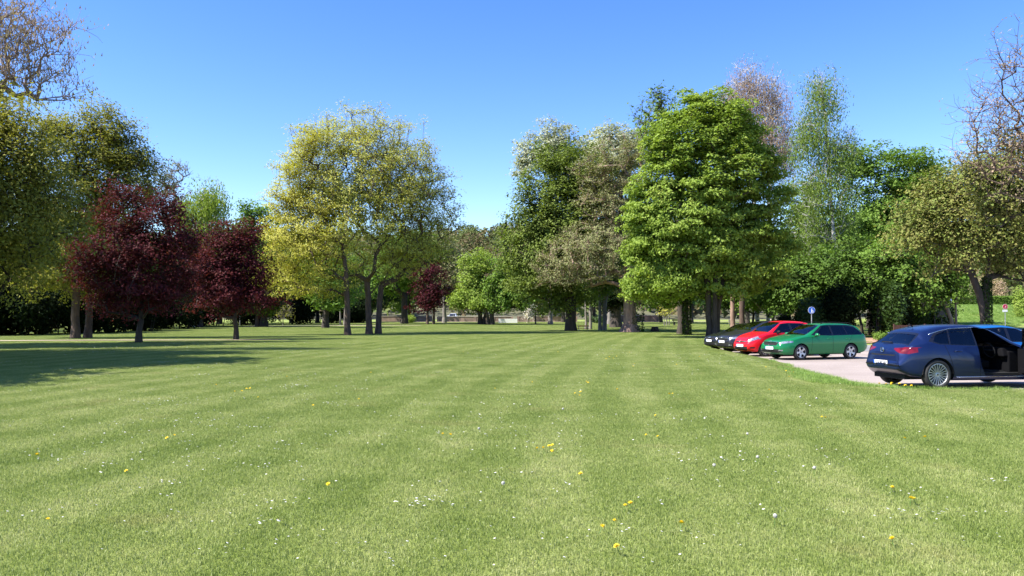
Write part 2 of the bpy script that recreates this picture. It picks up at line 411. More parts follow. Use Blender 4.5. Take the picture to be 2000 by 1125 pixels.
for k in range(520):                                   # the seam between lawn and paving, beyond 40 m
    y = RG.uniform(40, 46); x = RG.uniform(8, 12)
    if not pt_in(x, y, LOT): edge.append((x, y, gz(x, y)))
scatter("grass", [blade_patch(1.0, 6500, .012, .036, .0045, s) for s in (1, 2, 3, 4, 5)], near, [1] * len(near), "short mown grass of the lawn")
scatter("grass", [blade_patch(.25, 330, .018, .05, .0042, s) for s in (7, 8)], edge, [1] * len(edge), "short grass where the lawn meets the parking area")
scatter("grass", [blade_patch(2.0, 7500, .015, .045, .009, s) for s in (11, 12, 13)], far_, [1] * len(far_), "short grass of the far lawn", seed=5)
# taller uncut grass along the paving, and around trunks
tall = []
Pedge = [(10.3, 33), (10.15, 30), (9.35, 26), (8.9, 23), (8.35, 20.5), (8.45, 19.5), (9.1, 18.65), (10.5, 18.33), (14, 18.4), (20, 18.4)]
for i in range(len(Pedge) - 1):
    (x0, y0), (x1, y1) = Pedge[i], Pedge[i + 1]; L_ = math.hypot(x1 - x0, y1 - y0)
    dens = (3, 8, 30, 120, 140, 90, 26, 14, 12)[i]
    for k in range(int(L_ * dens)):
        t = RG.random(); nx_, ny_ = -(y1 - y0) / L_, (x1 - x0) / L_
        off = RG.uniform(-.06, .15 if i > 5 else (1.25 if i in (2, 3, 4, 5) else .35)) * RG.uniform(.5, 1)
        x, y = x0 + (x1 - x0) * t - nx_ * off, y0 + (y1 - y0) * t - ny_ * off
        if not pt_in(x, y, LOT): tall.append((x, y, gz(x, y)))
tm_ = [blade_patch(.22, 70, .05, .16, .007, s, lean=.45) for s in (21, 22, 23)]
for q in tm_: q.materials.append(lush_m)
scatter("grass", tm_, tall, [RG.uniform(.5, 1.05) for _ in tall], "long uncut grass along the edge of the parking area", seed=8)
bank = []
for k in range(1500):
    y = RG.uniform(103, 156); x = y * RG.uniform(.44, .72)
    if not pt_in(x, y, LOT) and pt_dist(x, y, LOT) > 1: bank.append((x, y, gz(x, y) - .02))
tm_ = [blade_patch(2.4, 500, .12, .38, .035, s, lean=.6) for s in (31, 32)]
for q in tm_: q.materials.append(lush_m)
scatter("grass", tm_, bank, [RG.uniform(.5, 1.1) for _ in bank], "rougher grass growing on the bank below the hedge", seed=9)
# ================================================================ flowers
white_p = mat_plain("daisy_petal", (.52, .52, .50), .6, var=.04); yell = mat_plain("dandelion_yellow", (.80, .60, .02), .6, var=.1, scale=40)
green_s = mat_plain("flower_stem", (.10, .20, .04), .6); fluff = mat_plain("seed_fluff", (.34, .33, .29), .9, var=.1)
ctr_y = mat_plain("daisy_centre", (.75, .5, .04), .7)
rg = np.random.default_rng(5)
V, Fc, V2, F2 = [], [], [], []
def daisy(x, y, r):
    z = gz(x, y) + rg.uniform(.045, .065); n = 7; tx, ty = rg.uniform(-.5, .3), rg.uniform(-.5, .2)
    b = len(V); V.append((x, y, z + .002))
    for k in range(n):
        a = 2 * math.pi * k / n; dx, dy = math.cos(a) * r, math.sin(a) * r
        V.append((x + dx, y + dy, z + dx * tx + dy * ty))
    for k in range(n): Fc.append((b, b + 1 + k, b + 1 + (k + 1) % n))
    b = len(V2)
    for k in range(3):
        a = 2 * math.pi * k / 3; dx, dy = math.cos(a) * r * .38, math.sin(a) * r * .38
        V2.append((x + dx, y + dy, z + .006 + dx * tx + dy * ty))
    F2.append((b, b + 1, b + 2))
ncl = 0
while ncl < 420:
    y = 5.5 + 42 * rg.random() ** 1.15; x = rg.uniform(-.64, .64) * y
    if pt_in(x, y, LOT) or (x > 8 and pt_dist(x, y, LOT) < .2): continue
    ncl += 1; sp = rg.uniform(.06, .45)
    for k in range(int(rg.integers(1, 10 if rg.random() < .7 else 22))):
        xx, yy = x + rg.normal(0, sp * 1.6), y + rg.normal(0, sp)
        if not pt_in(xx, yy, LOT) and yy > 4: daisy(xx, yy, rg.uniform(.006, .0095) * (1 + yy * .032))
for (px, d, n, sx) in ((975, 8.3, 16, .18), (1800, 6.6, 26, .2), (1385, 9.2, 20, .35), (1940, 7.9, 12, .13), (530, 6.4, 10, .1), (840, 7.0, 22, .18),
                       (1600, 14.5, 20, .4), (1480, 29.5, 60, 1.2), (1440, 33, 50, 1.0), (1550, 25, 30, .6), (1340, 12.5, 15, .4), (1040, 14.5, 12, .2)):
    for k in range(n):
        x = (px - 1000) / F_PX * d + rg.normal(0, sx); y = d + rg.normal(0, sx * .6)
        if not pt_in(x, y, LOT): daisy(x, y, rg.uniform(.010, .014) * (1 + y * .012))
me = bpy.data.meshes.new("daisies"); nV = len(V)
me.from_pydata(V + V2, [], Fc + [tuple(i + nV for i in f) for f in F2])
me.materials.append(white_p); me.materials.append(ctr_y)
for i in range(len(Fc), len(Fc) + len(F2)): me.polygons[i].material_index = 1
o = bpy.data.objects.new("daisies", me); COL.objects.link(o); tag(o, "small white daisies scattered in drifts over the lawn", "daisies", kind='stuff')
def dandelion_proto():
    root = empty("dandelion", (0, 0, 0)); tag(root, "yellow dandelion in flower on the mown lawn", "dandelion", "yellow dandelions scattered over the lawn")
    s_ = MB(); s_.tube([(0, 0, 0), (.004, 0, .03), (.002, 0, .055)], [.0025, .002, .002], 4); s_.build("stem", green_s, root)
    f_ = MB()
    for ring, (n, r, z, up) in enumerate(((11, .023, .056, .004), (9, .017, .061, .008), (6, .009, .065, .008))):
        for k in range(n):
            a = 2 * math.pi * (k + .4 * ring) / n; b = a + math.pi / n * 1.1; c = a - math.pi / n * 1.1
            f_.add([(0, 0, z - .004), (r * .8 * math.cos(c), r * .8 * math.sin(c), z + up * .5), (r * math.cos(a), r * math.sin(a), z + up), (r * .8 * math.cos(b), r * .8 * math.sin(b), z + up * .5)], [(0, 1, 2, 3)])
    f_.build("flower_head", yell, root); return root
def copy_tree(o, parent=None):
    c = o.copy(); COL.objects.link(c); c.parent = parent
    for ch in o.children: copy_tree(ch, c)
    return c
DND = [(1052, 887), (1062, 889), (1073, 885), (1080, 881), (1075, 896), (867, 861), (876, 860), (330, 866), (338, 858), (72, 903), (642, 957), (1135, 944), (1330, 1046),
       (1210, 1090), (1170, 1050), (1788, 992), (1778, 994), (1808, 868), (1604, 826), (1612, 825), (1263, 861), (1288, 864), (1124, 777), (1130, 779), (1135, 774), (1283, 820),
       (1306, 779), (1314, 777), (1207, 770), (1219, 1006), (1230, 1001), (1197, 1031), (1740, 968), (1748, 1076), (1765, 868), (965, 766), (1042, 754), (1145, 754), (1148, 756), (1548, 732),
       (480, 766), (488, 765), (470, 770), (455, 772), (505, 782), (700, 789), (560, 742), (880, 728), (420, 757), (610, 801), (1535, 730), (1540, 742), (1630, 748), (1240, 714), (1236, 720),
       (1190, 700), (1197, 703), (1185, 705), (1230, 690), (1204, 698), (1320, 716), (1410, 770), (90, 1030), (250, 930), (1495, 722), (1365, 700), (1090, 690), (905, 690), (725, 733), (1500, 770)]
dp = dandelion_proto(); first = True
for (px, py) in DND:
    r_ = ray(px, py); d = EYE / -r_.z; x, y = r_.x * d, r_.y * d
    for k in range(1):
        o = dp if first else copy_tree(dp); first = False
        s_ = RG.uniform(.75, 1.1) * (1 + y * .008)
        o.location = (x, y, gz(x, y) + RG.uniform(-.004, .014)); o.rotation_euler = (R(RG.uniform(5, 25)), R(RG.uniform(-20, 12)), RG.uniform(0, 6)); o.scale = (s_, s_, s_)
for (x, y) in [(8.55, 19.1), (8.65, 18.95), (8.75, 18.9), (8.7, 18.8), (8.85, 18.75), (11.9, 18.2), (12.1, 18.18), (12.2, 18.22), (9.0, 18.55), (8.9, 18.6)]:
    o = copy_tree(dp); o.location = (x, y, gz(x, y) + .06); o.scale = (1.5, 1.5, 1.5); o.rotation_euler = (R(15), 0, x * 7)
root = empty("dandelion_clock", (0, 0, 0)); tag(root, "pale round dandelion seed head standing in the lawn", "dandelion clock", "dandelion seed heads in the lawn")
s_ = MB(); s_.tube([(0, 0, 0), (.003, 0, .08)], .002, 4); s_.build("stem", green_s, root)
bm = bmesh.new(); bmesh.ops.create_icosphere(bm, subdivisions=2, radius=.018)
for v in bm.verts: v.co *= RG.uniform(.82, 1.12); v.co.z += .085
me = bpy.data.meshes.new("seed_head"); bm.to_mesh(me); bm.free(); link("seed_head", me, fluff, root)
CLK = [(936, 852), (1459, 864), (985, 965), (1512, 1033), (1563, 787), (1392, 928), (1595, 790), (1100, 812), (1590, 935), (1477, 912)]
for i, (px, py) in enumerate(CLK):
    o = root if i == 0 else copy_tree(root); r_ = ray(px, py); d = EYE / -r_.z; o.location = (r_.x * d, r_.y * d, gz(r_.x * d, r_.y * d)); o.rotation_euler = (R(RG.uniform(-10, 10)), R(8), RG.uniform(0, 6))
# ================================================================ trees
def norm(a): return a / np.maximum(1e-9, np.linalg.norm(a, axis=-1, keepdims=True))
def ell_points(rg, E, n, bias=.55):
    """n points in the union of ellipsoids (cx,cy,cz,rx,ry,rz), more of them near the outside"""
    vol = np.array([e[3] * e[4] * e[5] for e in E]) ** .8; vol = vol / vol.sum()
    idx = rg.choice(len(E), n, p=vol); A = np.array(E)[idx]
    d = norm(rg.normal(size=(n, 3))); r = rg.uniform(0, 1, n) ** bias
    r = r * (1 + .10 * np.sin(d[:, 0] * 5 + idx) * np.sin(d[:, 2] * 6 + d[:, 1] * 4))
    return A[:, :3] + d * r[:, None] * A[:, 3:]
def skeleton(rg, trunks, tips, r_tip=.012, seg=.8, up=.55, gnarl=.05, power=.5):
    """trunks: list of polylines [(x,y,z)...]; grows a branch to every tip from the nearest fitting node"""
    P, par, isT = [], [], []
    for tr in trunks:
        last = -1
        for i in range(len(tr) - 1):
            a, b = np.array(tr[i], float), np.array(tr[i + 1], float); n = max(1, int(np.linalg.norm(b - a) / seg))
            if i == 0: P.append(a); par.append(-1); isT.append(1); last = len(P) - 1
            for k in range(1, n + 1):
                P.append(a + (b - a) * k / n + (rg.normal(0, .03, 3) if k < n else 0)); par.append(last); isT.append(1); last = len(P) - 1
    zlow = min(t[-1][2] for t in trunks) * .35
    depth = {i: 0 for i in range(len(P))}
    c0 = np.mean([t[0] for t in trunks], 0); order = np.argsort(np.linalg.norm((tips - c0) * [1.3, 1.3, 1], axis=1))
    ends = []
    arr = np.zeros((60000, 3)); arr[:len(P)] = P; dep = np.zeros(60000); nP = len(P)
    ok = np.zeros(60000, bool); ok[:nP] = arr[:nP, 2] > zlow + .2
    for ti in order:
        t = tips[ti]; v = t - arr[:nP]; dist = np.linalg.norm(v, axis=1) + 1e-6
        rise = v[:, 2] / dist
        cost = dist * (1 + np.maximum(0, up - rise) * .9) + dep[:nP] * .06
        cost[~ok[:nP]] = 1e9; j = int(np.argmin(cost)); L_ = dist[j]
        pj = par[j]; dirp = (arr[j] - arr[pj]) / max(1e-6, np.linalg.norm(arr[j] - arr[pj])) if pj >= 0 else np.array([0, 0, 1.])
        if isT[j]: dirp = dirp * .3 + norm(v[j]) * .7
        n = max(1, int(L_ / seg)); last = j; m1 = arr[j] + dirp * L_ * .38; m2 = t - (norm(v[j]) * .6 + np.array([0, 0, .25])) * L_ * .3
        for k in range(1, n + 1):
            s = k / n; q = (1 - s) ** 3 * arr[j] + 3 * (1 - s) ** 2 * s * m1 + 3 * (1 - s) * s * s * m2 + s ** 3 * t
            if k < n: q = q + rg.normal(0, gnarl * min(L_ / n, 1), 3)
            arr[nP] = q; par.append(last); isT.append(0); dep[nP] = dep[last] + L_ / n; ok[nP] = True; last = nP; nP += 1
        ends.append(last)
    cnt = np.zeros(nP)
    for e in ends: cnt[e] += 1
    for i in range(nP - 1, -1, -1):
        if par[i] >= 0: cnt[par[i]] += cnt[i]
    return arr[:nP].copy(), np.array(par), cnt, np.array(isT), np.array(ends)
def tubes(P, par, rad, nmax=8, rmin=0.0, flare=0.0, z0=0.0):
    Vs, Fs = [], []; off = 0
    idx = np.where(par >= 0)[0]; a, b = P[par[idx]], P[idx]; ra = rad[par[idx]].copy(); rb = rad[idx]
    ra = np.minimum(ra, rb * 1.6 + .01)
    keep = rb > rmin; a, b, ra, rb = a[keep], b[keep], ra[keep], rb[keep]
    if flare:
        ra = ra * (1 + flare * np.exp(-np.maximum(0, a[:, 2] - z0) / .35)); rb = rb * (1 + flare * np.exp(-np.maximum(0, b[:, 2] - z0) / .35))
    for lo, hi, n in ((.10, 99, nmax), (.03, .10, 5), (0, .03, 3)):
        s = (rb >= lo) & (rb < hi)
        if not s.any(): continue
        A, B, RA, RB = a[s], b[s], ra[s], rb[s]; d = norm(B - A); ext = np.minimum(.25 * RB, .1)[:, None]; B = B + d * ext
        ref = np.where(np.abs(d[:, 2:3]) < .95, np.array([[0, 0, 1.]]), np.array([[1., 0, 0]])); u = norm(np.cross(d, ref)); v = np.cross(d, u)
        ang = 2 * np.pi * np.arange(n) / n; ca, sa = np.cos(ang)[None, :, None], np.sin(ang)[None, :, None]
        ring = u[:, None, :] * ca + v[:, None, :] * sa
        VV = np.concatenate([A[:, None, :] + ring * RA[:, None, None], B[:, None, :] + ring * RB[:, None, None]], 1)
        m = len(A); k = np.arange(m)[:, None] * 2 * n + off; j = np.arange(n)[None, :]; j2 = (j + 1) % n
        Fs.append(np.stack([k + j, k + j2, k + j2 + n, k + j + n], 2).reshape(-1, 4)); Vs.append(VV.reshape(-1, 3)); off += m * 2 * n
    return np.concatenate(Vs), np.concatenate(Fs)
def leaves(rg, cen, size, asp=.75, out_c=None, upb=.7, outb=.7, quad=True, hang=False):
    n = len(cen)
    nr = rg.normal(size=(n, 3)); 
    if out_c is not None: nr += norm(cen - out_c) * outb * 1.6
    nr[:, 2] += upb * 1.4; nr = norm(nr)
    t = norm(np.cross(nr, rg.normal(size=(n, 3))))
    if hang: t = norm(np.stack([rg.normal(0, .25, n), rg.normal(0, .25, n), -np.ones(n)], 1)); nr = norm(np.cross(t, rg.normal(size=(n, 3))))
    b = np.cross(nr, t); s = size * rg.uniform(.55, 1.35, n)[:, None]; w_ = s * asp
    if quad:
        V = np.stack([cen - t * s * .5, cen - b * w_ * .5 + nr * s * .08, cen + t * s * .55, cen + b * w_ * .5 + nr * s * .08], 1).reshape(-1, 3); k = 4
    else:
        V = np.stack([cen - t * s * .5, cen + t * s * .45 - b * w_ * .55, cen + t * s * .35 + b * w_ * .55], 1).reshape(-1, 3); k = 3
    return mesh_np("crown", V, np.arange(n * k).reshape(n, k), k, rg.uniform(0, 1, n))
TREES = 0
def tree(name, label, base, crown_px, trunks, r0, leafmat, bark, nt=220, nl=14000, ls=.22, clump=.55, flat=.55, group=None, cat="tree", seed=None, quad=False,
         up=.45, bias=.55, r_tip=.012, asp=.8, seg=.8, along=.35, depth=.85, gnarl=.05, twigs=3, tw_len=.8, hang=0.0, dome=0.0, strands=None, rmin=0.0, lead=None, flare=.5, branch_mat=None, upb=.75, outb=.8, spray=0, power=.5):
    """base=(px,d); crown_px=[(px,py,rx,ry)] ellipses as seen at distance d; trunks=[(dx, lean_x, top_z, radius factor)]"""
    global TREES; TREES += 1
    rg = np.random.default_rng(seed or 100 + TREES)
    px, d = base; b = foot(px, d); k = d / F_PX
    E = []
    for e in crown_px:
        c = at(e[0], e[1], d); dd = e[4] if len(e) > 4 else 0
        E.append((c.x - b.x, dd, c.z - b.z, e[2] * k, e[2] * k * depth if len(e) < 6 else e[5], e[3] * k))
    T = []
    for t in trunks:
        dx, lx, tz = t[0], t[1], t[2]; dy = t[3] if len(t) > 3 else 0
        T.append([(dx, dy, -.15), (dx + lx * .15, dy, tz * .35), (dx + lx * .5 + rg.normal(0, .06), dy + rg.normal(0, .08), tz * .7), (dx + lx, dy, tz)])
    tips = ell_points(rg, E, nt, bias)
    lowz = min(e[2] - e[5] for e in E); tips[:, 2] = np.maximum(tips[:, 2], max(.6, lowz))
    P, par, cnt, isT, ends = skeleton(rg, T, tips, seg=seg, up=up, gnarl=gnarl)
    rad = r_tip * np.maximum(cnt, 1) ** .58
    for i in range(len(P)):
        if isT[i]: break
    rt = max(rad[par < 0].max(), 1e-3); rad = r_tip + (rad - r_tip) * (r0 - r_tip) / max(1e-6, rt - r_tip)
    # trunks keep their girth lower down
    zt = P[:, 2]; rad = np.where(isT == 1, np.maximum(rad, r0 * (1 - .45 * np.clip(zt / max(t[2] for t in trunks), 0, 1)) * .8), rad)
    root = empty(name, b); tag(root, label, cat, group)
    if twigs and rmin == 0:
        tp = np.repeat(ends, twigs); m = len(tp); dv = norm(norm(P[tp] - P[np.maximum(par[tp], 0)]) * .9 + rg.normal(0, .7, (m, 3)) + [0, 0, .15])
        mid = P[tp] + dv * (tw_len * rg.uniform(.3, .6, m))[:, None]; e2 = mid + norm(dv + rg.normal(0, .35, (m, 3)) + [0, 0, .1]) * (tw_len * rg.uniform(.3, .6, m))[:, None]
        n0 = len(P); P = np.concatenate([P, mid, e2]); par = np.concatenate([par, tp, np.arange(m) + n0]); tends = np.arange(m) + n0 + m
        rad = np.concatenate([rad, np.full(m, r_tip * .75), np.full(m, r_tip * .45)]); cnt = np.concatenate([cnt, np.ones(2 * m)]); ends = np.concatenate([ends, tends])
    V, Fc = tubes(P, par, rad, rmin=rmin, flare=flare)
    link("trunk", mesh_np("trunk", V, Fc, 4), bark, root, True)
    if leafmat is not None and nl:
        # leaf clusters sit round the twig ends and along the outer twigs
        src = [P[ends]]; chain = ends.copy()
        for q in range(3):
            pr = par[chain]; good = (pr >= 0) & (cnt[np.maximum(pr, 0)] < 6); chain = np.where(good, pr, chain)
            if along > q * .12: src.append(P[chain] * .5 + src[-1] * .5)
        cl = np.concatenate(src); wgt = np.concatenate([np.full(len(s_), 1.0 if i == 0 else along) for i, s_ in enumerate(src)]); wgt *= rg.uniform(.35, 1.65, len(wgt)); wgt /= wgt.sum()
        ci = rg.choice(len(cl), nl, p=wgt)
        g3 = rg.normal(size=(nl, 3)); g3 = norm(g3) * (rg.uniform(0, 1, nl) ** .5)[:, None]
        if dome:
            sel = rg.random(nl) < dome; sh = norm(g3) * rg.uniform(.72, 1.05, (nl, 1)); sh[:, 2] = np.abs(sh[:, 2]) * 1.1 - .12; g3 = np.where(sel[:, None], sh, g3)
        szc = rg.uniform(.7, 1.3, len(cl))[ci][:, None] if dome else 1.0
        cen = cl[ci] + g3 * szc * np.array([clump, clump, clump * flat]) * 1.3
        cc = np.array([np.mean([e[0] for e in E]), 0, np.mean([e[2] for e in E]) - .3 * max(e[5] for e in E)])
        if hang:
            dz = rg.uniform(0, 1, nl) ** .8 * hang; line = rg.integers(0, 7, nl) * .9 + ci * 1.7
            cen = cl[ci] + np.stack([np.sin(line * 3.1) * clump, np.cos(line * 4.3) * clump, -dz], 1) + rg.normal(0, .05, (nl, 3))
            cen[:, 2] = np.maximum(cen[:, 2], 1.2)
        me = leaves(rg, cen, ls, asp, cc, upb, outb, quad, hang=bool(hang) or spray == 2)
        tag(link("crown", me, leafmat, root), kind='stuff')
    return root
# palettes -----------------------------------------------------------------
LM_yellow = mat_leaf("leaf_yellow_green", [(.26, .265, .05), (.40, .405, .09), (.47, .445, .11), (.35, .395, .10)], .35)
LM_yelgold = mat_leaf("leaf_golden", [(.29, .27, .05), (.45, .42, .08), (.41, .42, .10)], .35)
LM_bright = mat_leaf("leaf_bright_green", [(.105, .155, .024), (.18, .26, .04), (.255, .345, .062), (.29, .32, .08)], .35)
LM_fresh = mat_leaf("leaf_fresh_green", [(.075, .135, .022), (.135, .225, .036), (.19, .295, .055)], .35)
LM_mid = mat_leaf("leaf_mid_green", [(.07, .12, .022), (.12, .19, .036), (.19, .26, .055)], .3)
LM_under = mat_leaf("leaf_understorey", [(.045, .085, .015), (.08, .145, .023), (.14, .22, .035)], .3)
LM_beech = mat_leaf("leaf_beech", [(.08, .115, .022), (.14, .19, .036), (.21, .26, .06)], .3)
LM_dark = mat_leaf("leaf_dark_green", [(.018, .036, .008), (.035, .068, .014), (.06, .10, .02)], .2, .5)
LM_black = mat_leaf("leaf_evergreen", [(.004, .008, .003), (.007, .013, .004), (.012, .020, .006)], .1, .9, .04)  # near-black leaf colours carry the shade of the trees above
LM_red = mat_leaf("leaf_purple", [(.035, .007, .010), (.068, .012, .017), (.11, .020, .027), (.13, .040, .032)], .3)
LM_redd = mat_leaf('leaf_purple_dark', [(.03, .006, .009), (.06, .009, .014), (.09, .014, .02)], .25)
LM_olive = mat_leaf("leaf_olive", [(.11, .12, .022), (.21, .22, .04), (.30, .28, .06), (.24, .28, .05)], .38)
LM_brown = mat_leaf("leaf_brown_olive", [(.19, .17, .09), (.25, .23, .12), (.21, .24, .09), (.27, .27, .13)], .25)
LM_pink = mat_leaf("catkins", [(.28, .19, .15), (.38, .27, .19), (.32, .30, .13)], .3)
LM_silver = mat_leaf("leaf_silver", [(.28, .30, .20), (.38, .40, .28), (.48, .48, .37)], .3)
LM_birch = mat_leaf("leaf_birch", [(.09, .14, .025), (.15, .22, .038), (.21, .29, .055)], .35)
LM_purpleb = mat_leaf("birch_buds", [(.26, .17, .14), (.34, .23, .18), (.28, .25, .13)], .3)
LM_weep = mat_leaf("leaf_weeping", [(.14, .20, .03), (.23, .31, .045), (.30, .36, .07)], .35)
LM_bronze = mat_leaf("leaf_bronze_green", [(.12, .16, .035), (.19, .24, .055), (.21, .19, .06), (.24, .30, .07)], .3)
LM_blossom = mat_leaf("blossom", [(.6, .55, .52), (.75, .7, .68)], .3)
BK = mat_bark("bark_brown", (.040, .026, .019), (.125, .08, .06)); BKd = mat_bark("bark_dark", (.022, .017, .013), (.065, .05, .038))
BKg = mat_bark("bark_grey", (.09, .08, .07), (.26, .23, .20)); BKp = mat_bark("bark_pinkish", (.14, .085, .065), (.36, .24, .185), 4, .06); BKb = mat_birch("bark_birch")
BKt = mat_bark("bark_twiggy", (.16, .11, .09), (.34, .25, .21))
print("start trees")
G_red = "red-leaved trees on the lawn"; G_far = "trees along the far edge of the park"
# --- three maples in the middle
tree("maple_tree", "tallest of the three yellow-green maples in mid-lawn, on the middle trunk", (721, 70), [(705, 385, 168, 168), (640, 340, 95, 95), (700, 270, 100, 55)],
     [(0, -.2, 4.6)], .25, LM_yellow, BK, nt=820, nl=64000, ls=.138, clump=.5, flat=.5, up=.62, dome=.6, seed=11, r_tip=.016, twigs=3)
tree("maple_tree", "yellow-green maple on the rightmost trunk of the mid-lawn group, thinly leaved on its right side", (739, 70.6), [(800, 390, 95, 105), (770, 320, 90, 90), (840, 430, 65, 70), (845, 480, 55, 35), (780, 500, 70, 50), (850, 360, 30, 45)],
     [(0, .25, 4.2)], .24, LM_yellow, BK, nt=560, nl=36000, ls=.135, clump=.48, flat=.5, up=.62, dome=.6, seed=12, r_tip=.016, twigs=3)
tree("maple_tree", "golden maple on the leftmost trunk of the mid-lawn group with low limbs reaching left", (680, 67), [(600, 480, 98, 75), (562, 410, 50, 80), (545, 545, 68, 22), (640, 420, 60, 80), (620, 565, 70, 16), (580, 350, 50, 65), (605, 290, 55, 50)],
     [(0, -.5, 7.5)], .23, LM_yelgold, BK, nt=420, nl=44000, ls=.14, clump=.5, flat=.4, up=.35, dome=.6, seed=13, r_tip=.015, twigs=3)
# --- red trees
tree("plum_tree", "large purple-leaved plum tree on the left lawn beside the sandy path", (272, 48), [(275, 460, 95, 80), (225, 520, 90, 60), (325, 500, 70, 75), (175, 505, 55, 35), (255, 405, 55, 38), (320, 420, 45, 38), (365, 480, 38, 45), (285, 570, 100, 32), (210, 440, 40, 40), (190, 565, 40, 28), (255, 590, 70, 28), (330, 585, 50, 28)],
     [(0, .1, 1.9)], .17, LM_red, BKd, nt=420, nl=44000, ls=.13, clump=.42, flat=.6, dome=.4, seed=21, group=G_red)
tree("plum_tree", "smaller purple-leaved plum tree with a straight dark trunk, left of the golden maple", (462, 54), [(450, 490, 48, 54), (435, 540, 55, 45), (490, 535, 42, 55), (400, 530, 35, 40), (470, 580, 60, 25), (480, 465, 30, 30), (410, 580, 38, 25), (440, 600, 40, 18)],
     [(0, 0, 2.0)], .15, LM_red, BKd, nt=320, nl=30000, ls=.14, clump=.42, flat=.6, dome=.4, seed=22, group=G_red)
tree("plum_tree", "purple-leaved tree standing in shade between the two nearer red plums", (392, 98), [(360, 500, 45, 70), (370, 560, 50, 40), (520, 585, 40, 25)],
     [(0, 0, 5)], .28, LM_red, BKd, nt=140, nl=10000, ls=.26, clump=.9, seed=23, group=G_red)
tree("plum_tree", "far purple-leaved tree with two thin trunks behind the maples", (835, 118), [(838, 540, 36, 32), (850, 575, 42, 28), (825, 600, 30, 14)],
     [(0, 0, 4), (.9, .2, 4)], .16, LM_redd, BK, nt=120, nl=7000, ls=.26, clump=.7, seed=24, group=G_red)
# --- left foreground
tree("catkin_tree", "tall catkin-hung tree at the left edge with bare pinkish twigs at its top", (-235, 33), [(-150, 300, 190, 140), (-30, 370, 140, 170), (50, 330, 110, 120), (75, 430, 95, 120), (-250, 380, 200, 180), (-30, 500, 120, 80), (10, 250, 90, 70)],
     [(0, .5, 5.5), (.7, 2.5, 6.0)], .36, LM_olive, BKd, nt=800, nl=80000, ls=.16, clump=.55, flat=.9, asp=.5, seed=31, seg=.7, r_tip=.009, depth=.8, gnarl=.06)
tree("catkin_tree", "sparse pink-budded branches rising over the catkin tree at the left edge", (-265, 36), [(-20, 70, 130, 85), (40, 110, 100, 85), (-100, 60, 150, 120), (-150, 190, 120, 60), (110, 70, 65, 55), (80, 160, 100, 50), (20, 20, 80, 50)],
     [(0, .8, 9.5), (.3, 2.8, 9.0)], .2, LM_pink, BKt, nt=600, twigs=2, nl=8000, ls=.15, clump=.4, flat=1.3, asp=.35, seed=32, spray=2, tw_len=1.0, r_tip=.011, depth=.6, gnarl=.06)
tree("hornbeam_tree", "olive-green tree on the left of two brown trunks at the sandy path", (148, 57), [(150, 330, 80, 90), (110, 430, 85, 90), (180, 250, 60, 60), (60, 520, 75, 60), (140, 545, 80, 22), (110, 270, 60, 60), (60, 400, 60, 80)],
     [(0, 0, 7)], .27, LM_olive, BK, nt=400, nl=40000, ls=.19, clump=.6, asp=.6, seed=33, r_tip=.013)
tree("hornbeam_tree", "olive-green tree on the right of two brown trunks, its crown rising behind the red plum", (172, 58), [(220, 330, 70, 80), (225, 280, 50, 60), (190, 440, 70, 80), (280, 380, 55, 55), (200, 570, 60, 15), (270, 330, 45, 40)],
     [(0, .5, 6.5)], .24, LM_olive, BK, nt=360, nl=30000, ls=.19, clump=.6, asp=.6, seed=34, r_tip=.013)
# trees just outside the left edge whose shade lies on the lawn
tree("shade_tree", "broad tree just beyond the left edge whose shade lies on the lawn", (-400, 26), [(-450, 250, 320, 260), (-480, 60, 300, 200)], [(0, 0, 4.5)], .35, LM_olive, BKd, nt=260, nl=36000, ls=.38, clump=.9, seed=35, depth=.8)
tree("shade_tree", "second broad tree beyond the left edge shading the lawn nearer the path", (-240, 41), [(-230, 330, 210, 190), (-170, 250, 160, 150)], [(0, 0, 5)], .35, LM_olive, BKd, nt=240, nl=30000, ls=.42, clump=1.0, seed=36, depth=.7)
tree("shade_tree", "third broad tree, nearest to the viewer, beyond the left edge of the view", (-880, 19), [(-930, 200, 420, 330)], [(0, 0, 4.0)], .35, LM_olive, BKd, nt=200, nl=24000, ls=.38, clump=.9, seed=37, depth=.9)
# --- left background
tree("bare_tree", "still leafless tree showing above the olive crowns on the left", (325, 112), [(325, 345, 42, 40), (290, 370, 40, 50), (350, 330, 22, 25), (340, 400, 40, 50)], [(0, 0, 15)], .35, LM_brown, BKg, nt=260, nl=1200, ls=.25, clump=.5, seed=41, r_tip=.03)
tree("weeping_birch", "light green weeping birch with a white trunk behind the red plums", (376, 100), [(405, 385, 40, 45), (400, 450, 55, 60), (420, 530, 45, 50), (365, 410, 28, 45)], [(0, 1, 14)], .26, LM_weep, BKb, nt=280, nl=26000, ls=.26, clump=.5, asp=.5, hang=2.6, seed=42, r_tip=.012)
tree("lime_tree", "bright green tree showing between the smaller plum and the golden maple", (515, 112), [(500, 430, 45, 42), (480, 480, 40, 45), (530, 500, 40, 50)], [(0, 0, 6)], .4, LM_fresh, BK, nt=150, nl=9000, ls=.36, clump=.9, seed=43)
tree("lime_tree", "dark-trunked tree with light low leaves behind the golden maple's trunk", (636, 94), [(640, 592, 40, 18), (615, 560, 40, 30), (665, 575, 35, 28), (640, 520, 50, 40)], [(0, 0, 3.2)], .34, LM_fresh, BKd, nt=130, nl=8000, ls=.28, clump=.7, seed=44)
tree("ash_tree", "slender twin-stemmed tree behind the left maple trunk", (669, 112), [(672, 560, 30, 40), (690, 520, 30, 30)], [(-.25, -.3, 5), (.3, .4, 5)], .15, LM_mid, BKg, nt=90, nl=4000, ls=.3, clump=.8, seed=45)
